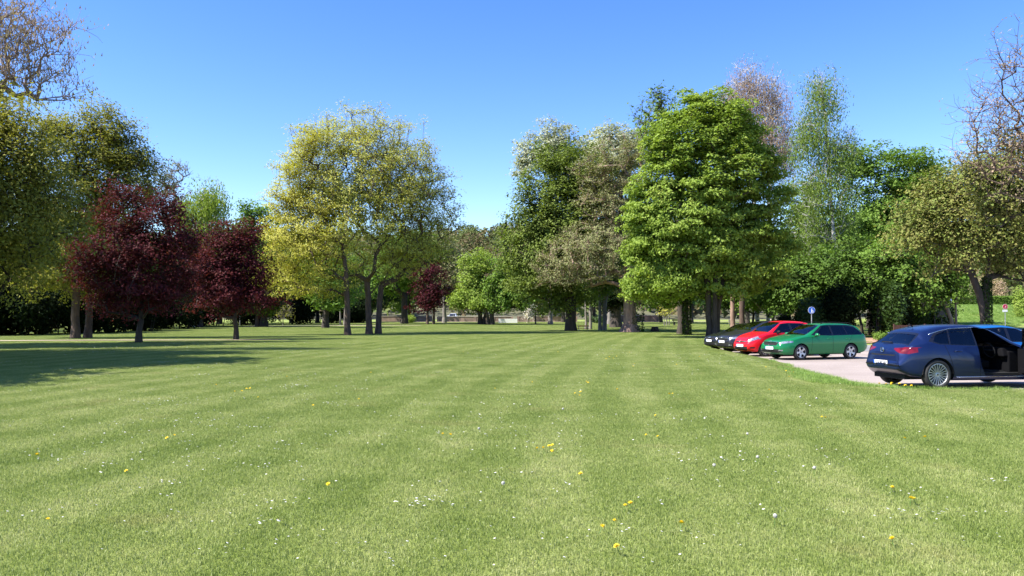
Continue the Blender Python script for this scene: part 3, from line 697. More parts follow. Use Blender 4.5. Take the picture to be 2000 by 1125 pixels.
tree("horse_chestnut", "dense round green tree behind the right maple trunk", (790, 122), [(790, 490, 60, 48), (770, 540, 60, 40), (820, 500, 45, 40)], [(0, 0, 4)], .45, LM_fresh, BKd, nt=150, nl=9000, ls=.38, clump=1.0, seed=46)
tree("alder_tree", "brownish olive tree filling the gap right of the maples", (868, 132), [(865, 500, 50, 45), (880, 540, 45, 50), (845, 470, 40, 25), (895, 570, 30, 40)], [(0, 0, 8)], .3, LM_brown, BKg, nt=200, nl=9000, ls=.32, clump=.9, seed=47)
tree("yew_tree", "brown-trunked tree in the shade between the red plum and the golden maple", (503, 100), [(500, 600, 35, 25), (520, 580, 45, 30)], [(0, 0, 3.5)], .22, LM_mid, BK, nt=70, nl=2600, ls=.28, clump=.7, seed=48)
tree("yew_tree", "dark tree with a thick trunk in the shade left of the dark-trunked lime", (516, 100), [(525, 590, 40, 28), (545, 560, 40, 40)], [(0, 0, 3)], .4, LM_dark, BKd, nt=80, nl=4200, ls=.3, clump=.8, seed=49)
tree("young_tree", "small thinly leaved young tree at the end of the left path", (553, 108), [(553, 612, 17, 12), (560, 604, 12, 8)], [(0, 0, 1.8)], .06, LM_olive, BKg, nt=60, nl=500, ls=.18, clump=.3, seed=50, r_tip=.012)
# --- centre
tree("field_maple", "fresh green round tree standing in the open in mid-distance, left of a pair", (938, 116), [(935, 525, 34, 32), (925, 570, 40, 32), (945, 590, 45, 20), (900, 585, 22, 20)], [(0, 0, 2.5), (.5, .5, 2.5)], .3, LM_bright, BKd, nt=170, nl=18000, ls=.28, clump=.8, dome=.7, seed=61)
tree("field_maple", "darker green tree on the right of the pair in mid-distance", (961, 114), [(985, 540, 32, 42), (1010, 580, 35, 32), (975, 585, 35, 28), (1030, 560, 25, 40)], [(0, 0, 2.5), (-.5, -.4, 2.4)], .3, LM_fresh, BKd, nt=170, nl=12000, ls=.30, clump=.75, seed=62)
tree("poplar_tree", "silvery poplar showing above the dark beech, nearer the gap", (1075, 118), [(1085, 285, 48, 50), (1050, 300, 45, 42), (1110, 320, 45, 55), (1025, 330, 32, 32)], [(0, 0, 20)], .3, LM_silver, BKg, nt=300, nl=17000, ls=.30, clump=.8, seed=63, r_tip=.02)
tree("poplar_tree", "silvery poplar with a whitish crown left of the great maple's top", (1190, 118), [(1175, 280, 45, 42), (1215, 275, 48, 45), (1200, 320, 70, 60), (1150, 300, 30, 38), (1245, 310, 40, 60)], [(0, 0, 20)], .3, LM_silver, BKg, nt=320, nl=19000, ls=.30, clump=.8, seed=64, r_tip=.02)
tree("beech_tree", "broad green beech on a thick dark trunk next to the orange bench", (1115, 80), [(1075, 400, 70, 90), (1130, 350, 70, 65), (1060, 500, 70, 80), (1120, 450, 80, 100), (1040, 440, 50, 60), (1110, 580, 60, 30), (1025, 380, 28, 35), (1040, 560, 60, 40), (1010, 500, 35, 50), (1180, 380, 60, 70), (1090, 310, 45, 35)],
     [(0, .1, 5)], .5, LM_beech, BKd, nt=560, nl=70000, ls=.23, clump=.8, flat=.6, dome=.5, seed=65, flare=.35)
tree("larch_tree", "old pinkish-trunked larch with spreading brown twiggy boughs, ivy on its right side", (1230, 76), [(1150, 490, 110, 55), (1130, 530, 90, 30), (1200, 400, 75, 90), (1180, 340, 60, 70), (1100, 545, 70, 16), (1225, 330, 50, 75), (1270, 260, 35, 50), (1250, 560, 50, 35), (1215, 440, 60, 60)],
     [(0, .3, 14)], .58, LM_brown, BKp, nt=640, nl=56000, ls=.18, clump=.45, flat=.35, asp=.5, up=.05, seed=66, r_tip=.022, gnarl=.06, flare=1.0)
tree("fir_tree", "dark-tufted tree top leaning out left of the great green maple", (1330, 70), [(1290, 210, 35, 30), (1260, 240, 32, 30), (1310, 260, 50, 60), (1290, 190, 20, 16), (1250, 215, 12, 10)], [(0, 0, 16)], .3, LM_mid, BKd, nt=160, nl=1900, ls=.24, clump=.4, flat=1.0, seed=67)
tree("alder_tree", "slim grey trunk left of two, in the shade behind the beech", (1147, 88), [(1150, 560, 30, 25), (1165, 520, 35, 40)], [(-.15, -.2, 5), (.3, .3, 5)], .16, LM_mid, BKg, nt=90, nl=5000, ls=.26, clump=.7, seed=68)
tree("alder_tree", "grey forked trunk in the shade midway between the beech and the larch", (1172, 84), [(1180, 560, 35, 22), (1190, 520, 35, 40)], [(0, -.2, 6), (.4, .3, 6)], .2, LM_mid, BKg, nt=90, nl=6000, ls=.26, clump=.7, seed=69)
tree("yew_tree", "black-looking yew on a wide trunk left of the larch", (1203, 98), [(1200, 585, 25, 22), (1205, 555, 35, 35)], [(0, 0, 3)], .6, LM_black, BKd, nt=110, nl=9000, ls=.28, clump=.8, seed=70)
tree("maple_tree", "ivy-clad trunk with a green crown left of the great maple's stems", (1341, 66), [(1340, 540, 40, 40), (1310, 500, 40, 50), (1290, 575, 40, 30)], [(0, 0, 5)], .15, LM_mid, BKd, nt=120, nl=12000, ls=.24, clump=.6, seed=71)
tree("great_maple", "great bright green maple beside the parked cars, forking low into dark stems", (1388, 59), [(1375, 290, 105, 110), (1330, 400, 110, 110), (1430, 380, 110, 110), (1370, 215, 60, 55), (1300, 470, 95, 80), (1460, 460, 90, 90), (1380, 500, 100, 60), (1265, 500, 55, 60), (1440, 260, 60, 60), (1500, 420, 45, 70), (1300, 560, 80, 38), (1480, 540, 75, 45), (1420, 575, 60, 22), (1260, 550, 48, 40), (1295, 310, 50, 90), (1265, 410, 48, 70), (1500, 350, 35, 60), (1330, 265, 60, 65), (1420, 250, 60, 55), (1470, 300, 50, 60)],
     [(-.1, -.3, 7.5), (.45, 1.3, 7.0, .3), (.15, .5, 7.0, -.3)], .22, LM_bright, BKd, nt=1000, nl=190000, ls=.195, clump=.62, flat=.55, dome=.75, twigs=0, seed=72, up=.35, bias=.45, r_tip=.013)
tree("young_maple", "yellowish shrubby little tree in the sunlit grass behind the great maple", (1302, 108), [(1303, 605, 12, 16), (1300, 590, 16, 12)], [(-.3, -.2, 2), (.3, .3, 2), (0, 0, 2.5)], .07, LM_yelgold, BKg, nt=60, nl=900, ls=.2, clump=.4, seed=73)
# --- right of the great maple
tree("silver_birch", "tall purplish birch, nearly leafless, behind the great maple's top", (1490, 84), [(1465, 160, 46, 48), (1510, 185, 34, 55), (1435, 195, 40, 40), (1485, 250, 70, 60), (1535, 290, 36, 60), (1418, 185, 25, 28)], [(-.6, -.6, 25), (.5, .7, 22)], .22, LM_purpleb, BKb, nt=620, nl=36000, ls=.2, clump=.45, asp=.3, hang=2.6, seed=81, r_tip=.013, flare=.3, gnarl=.06)
tree("silver_birch", "slender white-trunked birch with hanging green twigs behind the green estate car", (1633, 74), [(1605, 175, 42, 52), (1592, 240, 45, 45), (1630, 290, 52, 52), (1565, 270, 28, 40), (1600, 360, 50, 50), (1585, 430, 38, 60), (1650, 400, 28, 60), (1605, 500, 40, 45), (1630, 140, 15, 15), (1650, 280, 18, 25)], [(0, -1.0, 22)], .2, LM_birch, BKb, nt=560, nl=31000, ls=.18, clump=.5, asp=.5, hang=2.0, seed=82, r_tip=.011, flare=.3, gnarl=.06)
tree("lime_tree", "bright green broad tree behind the silver birch's right side", (1700, 92), [(1680, 340, 50, 55), (1740, 345, 65, 60), (1720, 430, 90, 70), (1795, 350, 50, 60), (1670, 460, 60, 80), (1780, 440, 70, 70), (1730, 520, 90, 60), (1650, 330, 40, 45)], [(0, 0, 8)], .4, LM_fresh, BKd, nt=400, nl=44000, ls=.29, clump=.9, dome=.6, seed=83)
tree("lime_tree", "green tree with pale low leaves between the great maple and the birch", (1540, 80), [(1540, 500, 50, 50), (1565, 420, 40, 70), (1520, 560, 60, 30), (1590, 540, 60, 50), (1620, 470, 45, 60)], [(0, 0, 6)], .22, LM_mid, BK, nt=280, nl=26000, ls=.27, clump=.7, dome=.5, seed=84)
tree("young_maple", "light green understorey tree with pale low boughs behind the red car", (1508, 74), [(1480, 590, 40, 18), (1520, 585, 45, 20), (1440, 575, 30, 20), (1540, 560, 35, 20)], [(0, .1, 2.6)], .13, LM_fresh, BKg, nt=130, nl=7000, ls=.24, clump=.5, seed=85)
tree("pine_tree", "left of two reddish trunks just behind the black cars", (1431, 71), [(1435, 500, 30, 30), (1430, 540, 25, 25)], [(0, 0, 8)], .2, LM_mid, BKp, nt=60, nl=3000, ls=.25, clump=.6, seed=86)
tree("pine_tree", "right of two reddish trunks behind the black cars, the thicker one", (1449, 70), [(1455, 500, 35, 30), (1460, 540, 30, 25)], [(0, .1, 8)], .24, LM_mid, BK, nt=60, nl=3000, ls=.25, clump=.6, seed=87)
tree("acacia_tree", "fresh green low tree with a pale leaning trunk behind the blue hatchback", (1862, 62), [(1770, 540, 60, 45), (1810, 575, 60, 30), (1840, 530, 50, 50), (1740, 500, 45, 35), (1860, 560, 40, 40), (1760, 590, 40, 18)],
     [(0, -1.4, 4.0), (.15, .2, 3.6)], .14, LM_fresh, BKg, nt=280, nl=19000, ls=.22, clump=.55, dome=.6, seed=88, up=.25)
tree("ivy_maple", "bronze-green tree on an ivy-covered trunk right of the bright acacia", (1925, 52), [(1870, 400, 80, 65), (1900, 470, 90, 60), (1830, 450, 60, 60), (1950, 440, 60, 70), (1790, 430, 45, 45), (1860, 520, 60, 25), (1970, 520, 50, 30), (1850, 370, 60, 40), (1960, 370, 60, 50), (2000, 440, 60, 70), (1780, 470, 40, 40), (2020, 520, 50, 40), (1910, 350, 50, 30)],
     [(0, .1, 4.2), (0, -.9, 4.6)], .22, LM_bronze, BKd, nt=700, nl=42000, ls=.165, clump=.68, dome=.3, seed=89, bias=.75, up=.3, r_tip=.011)
tree("oak_tree", "big wide tree reaching in from the right edge, mostly bare at its top", (2140, 42), [(1960, 250, 90, 60), (2030, 150, 120, 120), (1920, 210, 60, 50), (2000, 340, 90, 60), (1900, 300, 60, 45), (2100, 250, 150, 160), (1960, 130, 35, 30)],
     [(0, -.8, 5.5), (.3, .6, 6)], .25, LM_pink, BK, nt=800, twigs=2, nl=7000, ls=.13, clump=.35, flat=.8, asp=.5, seed=90, r_tip=.011, up=.2, gnarl=.06, seg=.6)
tree("oak_tree", "olive-leaved lower crown in front of the bare oak at the right edge", (2110, 47), [(1970, 330, 60, 45), (1960, 270, 50, 18), (2010, 400, 60, 60), (1990, 300, 40, 30), (1920, 340, 60, 50), (1940, 400, 60, 50)], [(0, 0, 6)], .2, LM_bronze, BKd, nt=300, nl=11000, ls=.16, clump=.5, flat=.6, seed=91)
tree("hazel_tree", "low leafy hazel filling the shade between the reddish trunks and the birch", (1575, 70), [(1570, 560, 60, 45), (1530, 590, 45, 25), (1610, 590, 50, 28), (1600, 530, 50, 40)], [(-.3, -.4, 2.2), (.3, .4, 2.2)], .12, LM_under, BKd, nt=180, nl=16000, ls=.24, clump=.6, dome=.5, seed=101)
tree("hazel_tree", "low leafy hazel above the hollies, right of the white birch trunk", (1690, 66), [(1680, 550, 60, 45), (1720, 520, 55, 50), (1650, 520, 40, 45), (1700, 590, 60, 22)], [(-.3, -.4, 2.4), (.3, .4, 2.4)], .12, LM_under, BKd, nt=190, nl=18000, ls=.22, clump=.6, dome=.5, seed=102)
tree("hazel_tree", "shaded green understorey tree behind the great maple's stems", (1470, 82), [(1450, 560, 60, 40), (1490, 590, 55, 22), (1410, 585, 40, 24)], [(0, 0, 2.4)], .12, LM_under, BKd, nt=130, nl=10000, ls=.26, clump=.7, dome=.5, seed=103)
tree("lime_tree", "bright green tree right of the broad lime, behind the bronze-green maple", (1800, 96), [(1790, 355, 60, 65), (1840, 400, 50, 80), (1780, 430, 60, 70), (1850, 500, 50, 60)], [(0, 0, 8)], .35, LM_fresh, BKd, nt=260, nl=22000, ls=.31, clump=.9, dome=.6, seed=104)
# --- the wood along the far edge
FAR_AT = ['at the left edge of the view', 'behind the catkin tree', 'left of the two brown trunks', 'behind the two brown trunks', 'behind the left side of the large plum', 'behind the right side of the large plum', 'behind the white-trunked weeping birch', 'behind the smaller plum', "behind the golden maple's left boughs", "behind the golden maple's middle", 'behind the three maple trunks', 'behind the tall middle maple', 'behind the rightmost maple', 'behind the sapling and the blossoming tree', 'behind the beech trunk', 'behind the two grey trunks', 'behind the larch trunk', 'behind the tree stump', 'behind the ivy-clad trunk', "behind the great maple's left side", 'behind the reddish trunks', 'behind the red hatchback', 'above the round blue sign', 'behind the slender white-trunked birch', "behind the green estate's tail", 'behind the board fence', 'behind the acacia']
FAR = [(-40, 75, 430, LM_mid), (40, 82, 470, LM_dark), (110, 90, 420, LM_mid), (180, 86, 480, LM_dark), (250, 96, 400, LM_mid), (320, 100, 480, LM_dark), (430, 118, 520, LM_mid), (500, 125, 500, LM_dark), (570, 128, 470, LM_mid), (620, 132, 500, LM_olive), (680, 140, 480, LM_mid),
       (740, 145, 500, LM_dark), (800, 150, 520, LM_mid), (1040, 150, 520, LM_mid), (1100, 140, 480, LM_dark), (1160, 145, 470, LM_mid), (1230, 140, 480, LM_dark), (1290, 135, 500, LM_mid), (1350, 130, 470, LM_mid), (1400, 120, 460, LM_dark), (1460, 118, 440, LM_mid),
       (1530, 110, 430, LM_dark), (1590, 105, 440, LM_mid), (1650, 98, 450, LM_dark), (1700, 100, 470, LM_dark), (1770, 102, 440, LM_mid), (1830, 105, 430, LM_dark)]
for i, (px, d, top, lm) in enumerate(FAR):
    mid = (top + 600) / 2
    tree("woodland_tree", ('tall dark' if lm is LM_dark else 'mid-green') + ' woodland tree ' + FAR_AT[i], (px, d), [(px, mid - 20, 48, (600 - top) / 2 - 10), (px - 18, mid + 25, 42, (600 - top) / 2.6), (px + 20, mid + 10, 38, (600 - top) / 2.8)], [(0, 0, 5)], .3, lm, BKd,
         nt=80, nl=4600, ls=.42, clump=1.1, seed=200 + i, rmin=.04, group=G_far)
# dark evergreen thickets closing the view under the crowns
def shrub(name, label, px, d, w_px, h_px, lm, n=5000, ls=.22, seed=1, base_py=None, group=None, cat="shrub", depth=1.0, core=True):
    rg = np.random.default_rng(seed); b = foot(px, d); k = d / F_PX; W_, H_ = w_px * k / 2, h_px * k
    root = empty(name, b); tag(root, label, cat, group)
    D_ = min(W_, 3.0) * depth; nb = max(3, int(W_ * 1.2)); E = []
    for i in range(nb):
        E.append((rg.uniform(-W_ * .75, W_ * .75), rg.uniform(-D_ * .3, D_ * .3), H_ * rg.uniform(.38, .56), max(W_ * .35, .3), D_, H_ * rg.uniform(.40, .52)))
    cen = ell_points(rg, E, n, .25); cen = cen[cen[:, 2] > .02]
    cen += rg.normal(0, ls * .8, cen.shape)
    st = MB()
    for i in range(nb + 2):
        x0 = rg.uniform(-W_ * .6, W_ * .6); st.tube([(x0 * .6, 0, -.1), (x0 * .8, rg.uniform(-.2, .2), H_ * .3), (x0 + rg.uniform(-.2, .2), 0, H_ * .65)], [.06, .045, .02], 5)
    st.build("stem", BKd, root)
    cc = np.array([0, 0, H_ * .3])
    tag(link("crown", leaves(rg, cen, ls, .7, cc, .4, 1.0, False), lm, root), kind='stuff')
    return root
GS = "dark evergreen shrubs under the trees"
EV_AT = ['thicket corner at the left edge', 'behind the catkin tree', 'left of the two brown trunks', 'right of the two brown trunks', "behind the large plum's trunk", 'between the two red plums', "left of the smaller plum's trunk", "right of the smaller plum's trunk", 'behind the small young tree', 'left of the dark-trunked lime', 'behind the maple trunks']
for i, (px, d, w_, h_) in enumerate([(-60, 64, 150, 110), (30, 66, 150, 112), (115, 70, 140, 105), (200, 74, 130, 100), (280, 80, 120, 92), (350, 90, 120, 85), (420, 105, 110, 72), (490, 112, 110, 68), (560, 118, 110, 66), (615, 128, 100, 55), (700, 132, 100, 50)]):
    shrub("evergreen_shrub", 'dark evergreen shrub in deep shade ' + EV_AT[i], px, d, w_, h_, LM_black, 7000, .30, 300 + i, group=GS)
HO_AT = ["behind the red hatchback's roof", 'under the round blue sign', 'at the foot of the slender birch', "behind the green estate's tail", 'left of the board fence', 'right of the board fence', 'left of the triangular sign']
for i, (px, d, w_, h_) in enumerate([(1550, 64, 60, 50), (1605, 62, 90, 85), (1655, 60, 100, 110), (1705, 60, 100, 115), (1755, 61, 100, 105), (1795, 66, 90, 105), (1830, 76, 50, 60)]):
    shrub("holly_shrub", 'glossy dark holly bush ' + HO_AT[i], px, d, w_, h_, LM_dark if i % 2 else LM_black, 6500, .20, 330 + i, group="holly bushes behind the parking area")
shrub("round_shrub", "bright green rounded bush by the low wall behind the maples", 795, 132, 30, 15, LM_bright, 2500, .2, 350)
shrub("round_shrub", "small green bush against the wall right of the white board", 1165, 128, 40, 14, LM_dark, 1500, .2, 351)
shrub("nettle_clump", "light green weeds at the foot of the hollies beside the blue hatchback", 1722, 52, 26, 16, LM_fresh, 900, .10, 352, cat="weeds")
BA_AT = ['left of the red sign', 'right of the red sign', 'behind the ivy-covered trunk', 'at the right edge', 'behind the triangular sign']
for i, (px, d, w_, h_) in enumerate([(1905, 190, 60, 60), (1950, 195, 70, 75), (1850, 185, 60, 70), (2010, 190, 60, 80), (1780, 180, 70, 80)]):
    shrub("bare_shrub", 'brownish leafless bush behind the clipped hedge, ' + BA_AT[i], px, d, w_, h_, LM_pink if i % 2 else LM_brown, 3500, .28, 360 + i, group="leafless bushes behind the clipped hedge")
shrub("laurel_bush", "bright green bush at the right edge closing the end of the clipped hedge", 1998, 120, 34, 70, LM_bright, 5000, .22, 370)
# clipped hedge on the bank
hb0, hb1 = foot(1700, 158), foot(2080, 158)
root = empty("clipped_hedge", foot(1900, 158)); tag(root, "long clipped green hedge along the top of the grassy bank", "hedge")
rg = np.random.default_rng(77); n = 16000; L_ = hb1.x - hb0.x
side = rg.integers(0, 3, n); x = rg.uniform(0, L_, n) - (root.location.x - hb0.x); y = np.where(side == 0, rg.uniform(-.7, .7, n), -.7 + rg.normal(0, .07, n)); z = np.where(side == 0, 1.85 + rg.normal(0, .07, n), rg.uniform(-.1, 1.85, n))
z += np.array([gz(root.location.x + xx, 158) for xx in x]) - root.location.z
tag(link("crown", leaves(rg, np.stack([x, y, z], 1), .26, .7, None, .3, 0, False), LM_fresh, root), kind='stuff')
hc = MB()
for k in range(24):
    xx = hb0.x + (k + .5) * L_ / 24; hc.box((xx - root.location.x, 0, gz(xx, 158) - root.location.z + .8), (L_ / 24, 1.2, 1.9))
hc.build("dark_core", mat_plain("hedge_shade_core", (.03, .05, .012), .9), root)  # solid dark boxes added inside the leaves to block light, no real stems
# ivy on trunks
def ivy(px, d, r, h, seed, nl=1500, sx=0):
    rg = np.random.default_rng(seed); b = foot(px, d); a = rg.uniform(0, 2 * np.pi, nl); z = rg.uniform(0, h, nl); rr = r * (1 + .25 * rg.random(nl)) * (1.25 - .25 * z / h)
    o = link("ivy", leaves(rg, np.stack([np.cos(a) * rr + sx * z / h, np.sin(a) * rr, z], 1), .14, .8, None, .2, 0, False), LM_dark)
    o.location = b; return o
for (px, d, r, h, sd_, lab, sx) in ((1341, 66, .25, 4.6, 1, "dark ivy clothing the trunk left of the great maple's stems", 0), (1925, 52, .24, 4.2, 2, "dark ivy clothing the trunk of the bronze-green tree", .1), (1240, 76, .52, 4.6, 3, "ivy climbing the right side of the larch trunk", .4)):
    tag(ivy(px, d, r, h, sd_, sx=sx), lab, "ivy")
# small white blossoming tree and the young staked tree
tree("blossom_tree", "slim young tree hung with white blossom before the low wall", (1033, 124), [(1033, 612, 6, 17), (1035, 602, 4, 8)], [(0, 0, 2.2)], .05, LM_blossom, BKg, nt=50, nl=900, ls=.16, clump=.25, seed=95, flat=1.2)
tree("young_tree", "small dark-stemmed sapling with grey twigs right of the blossoming tree", (1046, 116), [(1058, 603, 16, 14), (1050, 595, 12, 8)], [(0, 0, 2.0)], .09, LM_olive, BKd, nt=60, nl=500, ls=.18, clump=.4, seed=96)
# spruce on the hill
def spruce(px, d, top_py, w_px, label):
    rg = np.random.default_rng(7); r_ = ray(px, 500); x = r_.x / r_.y * d; zb = hill_z(x, d); top = at(px, top_py, d).z; H_ = top - zb; W_ = w_px * d / F_PX / 2
    root = empty("spruce_tree", (x, d, zb)); tag(root, label, "tree"); m = MB(); m.tube([(0, 0, -.5), (0, 0, H_ * .95)], [.5, .05], 6); m.build("trunk", BKd, root)
    n = 4000; t = rg.uniform(0, 1, n) ** .7; a = rg.uniform(0, 6.28, n); rr = W_ * t * (.55 + .45 * np.abs(np.sin(t * 40))) * rg.uniform(.3, 1, n) ** .4
    tag(link("crown", leaves(rg, np.stack([np.cos(a) * rr, np.sin(a) * rr, H_ * (1 - t * .96) - rr * .25], 1), 1.1, .6, None, 0, 0, False), mat_leaf("leaf_spruce", [(.012, .022, .018), (.025, .04, .03)], .1), root), kind='stuff')
spruce(988, 330, 433, 24, "dark pointed spruce standing up from the wooded hill")
# wood on the hills: one mass
rg = np.random.default_rng(9); cs = []; n_t = 2600
tx = rg.uniform(-420, 420, n_t); ty = rg.uniform(225, 560, n_t)
keep = np.abs(tx) < ty * .75 + 20; tx, ty = tx[keep], ty[keep]
vis = (tx / ty * F_PX + 1000 > 780) & (tx / ty * F_PX + 1000 < 1080)
C_, S_, RN = [], [], []
for x, y, v_ in zip(tx, ty, vis):
    n = 260 if v_ else 26; r = rg.uniform(3.5, 6.5); h = rg.uniform(9, 15); z0 = hill_z(x, y)
    dirs = norm(rg.normal(size=(n, 3))); rr = rg.uniform(.75, 1.05, n)[:, None]
    C_.append(np.array([x, y, z0 + h * .55]) + dirs * rr * np.array([r, r, h * .5])); S_.append(np.full(n, 1.0 if v_ else 2.6)); RN.append(np.clip(np.full(n, rg.random()) + rg.normal(0, .12, n), 0, 1))
cen = np.concatenate(C_); S_ = np.concatenate(S_)[:, None]; RN = np.concatenate(RN); n = len(cen)
nr = norm(rg.normal(size=(n, 3)) + [0, -.5, 1.0]); t = norm(np.cross(nr, rg.normal(size=(n, 3)))); bb = np.cross(nr, t)
V = np.stack([cen - t * S_ * .6, cen + t * S_ * .5 - bb * S_ * .55, cen + t * S_ * .5 + bb * S_ * .55], 1).reshape(-1, 3)
tag(link("forest", mesh_np("forest", V, np.arange(n * 3).reshape(n, 3), 3, RN), mat_leaf("leaf_forest", [(.085, .085, .035), (.085, .115, .032), (.13, .085, .05), (.10, .14, .035), (.115, .135, .04), (.08, .10, .035)], .2)), "far wooded hillside in spring colours", kind='stuff')
print("trees done")
# ================================================================ cars
def interp(P, x):
    """monotone piecewise curve through the points"""
    xs = [p[0] for p in P]; zs = [p[1] for p in P]
    if x <= xs[0]: return zs[0]
    if x >= xs[-1]: return zs[-1]
    i = max(k for k in range(len(xs)) if xs[k] <= x); i = min(i, len(xs) - 2)
    h = [xs[k + 1] - xs[k] for k in range(len(xs) - 1)]; dl = [(zs[k + 1] - zs[k]) / h[k] for k in range(len(h))]
    def m(k):
        if k == 0: return dl[0]
        if k == len(xs) - 1: return dl[-1]
        if dl[k - 1] * dl[k] <= 0: return 0
        return 3 * (h[k - 1] + h[k]) / ((2 * h[k] + h[k - 1]) / dl[k - 1] + (h[k] + 2 * h[k - 1]) / dl[k])
    t = (x - xs[i]) / h[i]; a, b = m(i), m(i + 1)
    return ((2 * t ** 3 - 3 * t ** 2 + 1) * zs[i] + (t ** 3 - 2 * t ** 2 + t) * h[i] * a + (-2 * t ** 3 + 3 * t ** 2) * zs[i + 1] + (t ** 3 - t ** 2) * h[i] * b)
def paint(name, col, metal=.25, rough=.32):
    return mat_plain(name, col, rough, metal, var=.03, scale=3, coat=.45, spec=.35)
M_black = mat_plain("black_plastic", (.012, .012, .013), .8, var=.1, spec=.25); M_gloss = mat_plain("gloss_black", (.008, .008, .009), .12, var=.05, coat=.5)
M_tyre = mat_plain("tyre_rubber", (.022, .021, .020), .8, var=.2, scale=20); M_alloy = mat_plain("alloy", (.55, .55, .57), .42, .8, var=.05)
M_well = mat_plain("wheel_arch_lining", (.008, .008, .008), .95); M_chrome = mat_plain("chrome", (.75, .75, .76), .12, 1.0, var=.02)
M_int = mat_plain("seat_fabric", (.006, .006, .007), .95, var=.15, scale=30, spec=.05); M_intg = mat_plain("cabin_plastic", (.006, .006, .007), .9, var=.1, spec=.06)
M_red = mat_plain("tail_lamp_red", (.12, .002, .003), .12, var=.5, scale=9, coat=.8, spec=.3); M_white = mat_plain("plate_white", (.75, .76, .78), .4, var=.02)
M_eu = mat_plain("plate_blue", (.01, .08, .42), .4, var=.02); M_ink = mat_plain("plate_letters", (.015, .015, .02), .5, var=.02)
def mat_glass():
    m = bpy.data.materials.new("car_glass"); m.use_nodes = True; N, L = nodes(m); out = N["Material Output"]
    t = N.new("ShaderNodeBsdfTransparent"); no = N.new("ShaderNodeTexNoise"); no.inputs['Scale'].default_value = 1.5
    r = ramp(N, [(.3, (.60, .66, .64)), (.7, (.66, .72, .70))]); L.new(no.outputs['Fac'], r.inputs[0]); L.new(r.outputs[0], t.inputs[0])
    g = N.new("ShaderNodeBsdfGlossy"); g.inputs['Roughness'].default_value = .02; g.inputs['Color'].default_value = (.95, .97, 1, 1)
    f = N.new("ShaderNodeFresnel"); f.inputs['IOR'].default_value = 1.6; mx = N.new("ShaderNodeMixShader")
    L.new(f.outputs[0], mx.inputs[0]); L.new(t.outputs[0], mx.inputs[1]); L.new(g.outputs[0], mx.inputs[2]); L.new(mx.outputs[0], out.inputs['Surface']); return m
M_glass = mat_glass()
def mat_lamp():
    m = bpy.data.materials.new("headlamp_glass"); m.use_nodes = True; N, L = nodes(m); p = N["Principled BSDF"]
    v = N.new("ShaderNodeTexVoronoi"); v.inputs['Scale'].default_value = 9; tc = N.new("ShaderNodeTexCoord"); L.new(tc.outputs['Object'], v.inputs['Vector'])
    r = ramp(N, [(.1, (.50, .52, .56)), (.45, (.14, .15, .18)), (.8, (.40, .42, .46))]); L.new(v.outputs['Distance'], r.inputs[0]); L.new(r.outputs[0], p.inputs['Base Color'])
    p.inputs['Metallic'].default_value = .5; p.inputs['Roughness'].default_value = .16; p.inputs['Coat Weight'].default_value = 1; return m
M_lamp = mat_lamp()
def text_mesh(txt, size, mat, parent, loc, rot, name="lettering", sx=1.0, ext=.001):
    cu = bpy.data.curves.new("txt", 'FONT'); cu.body = txt; cu.size = size; cu.align_x = 'CENTER'; cu.align_y = 'CENTER'; cu.extrude = ext; cu.resolution_u = 2; cu.offset = size * .012
    ob = bpy.data.objects.new("txt", cu); COL.objects.link(ob); dg = bpy.context.evaluated_depsgraph_get()
    me = bpy.data.meshes.new_from_object(ob.evaluated_get(dg)); bpy.data.objects.remove(ob)
    me.name = name; o = link(name, me, mat, parent); o.location = loc; o.rotation_euler = rot; o.scale = (sx, 1, 1); return o
def inpoly(x, y, P): return pt_in(x, y, P)
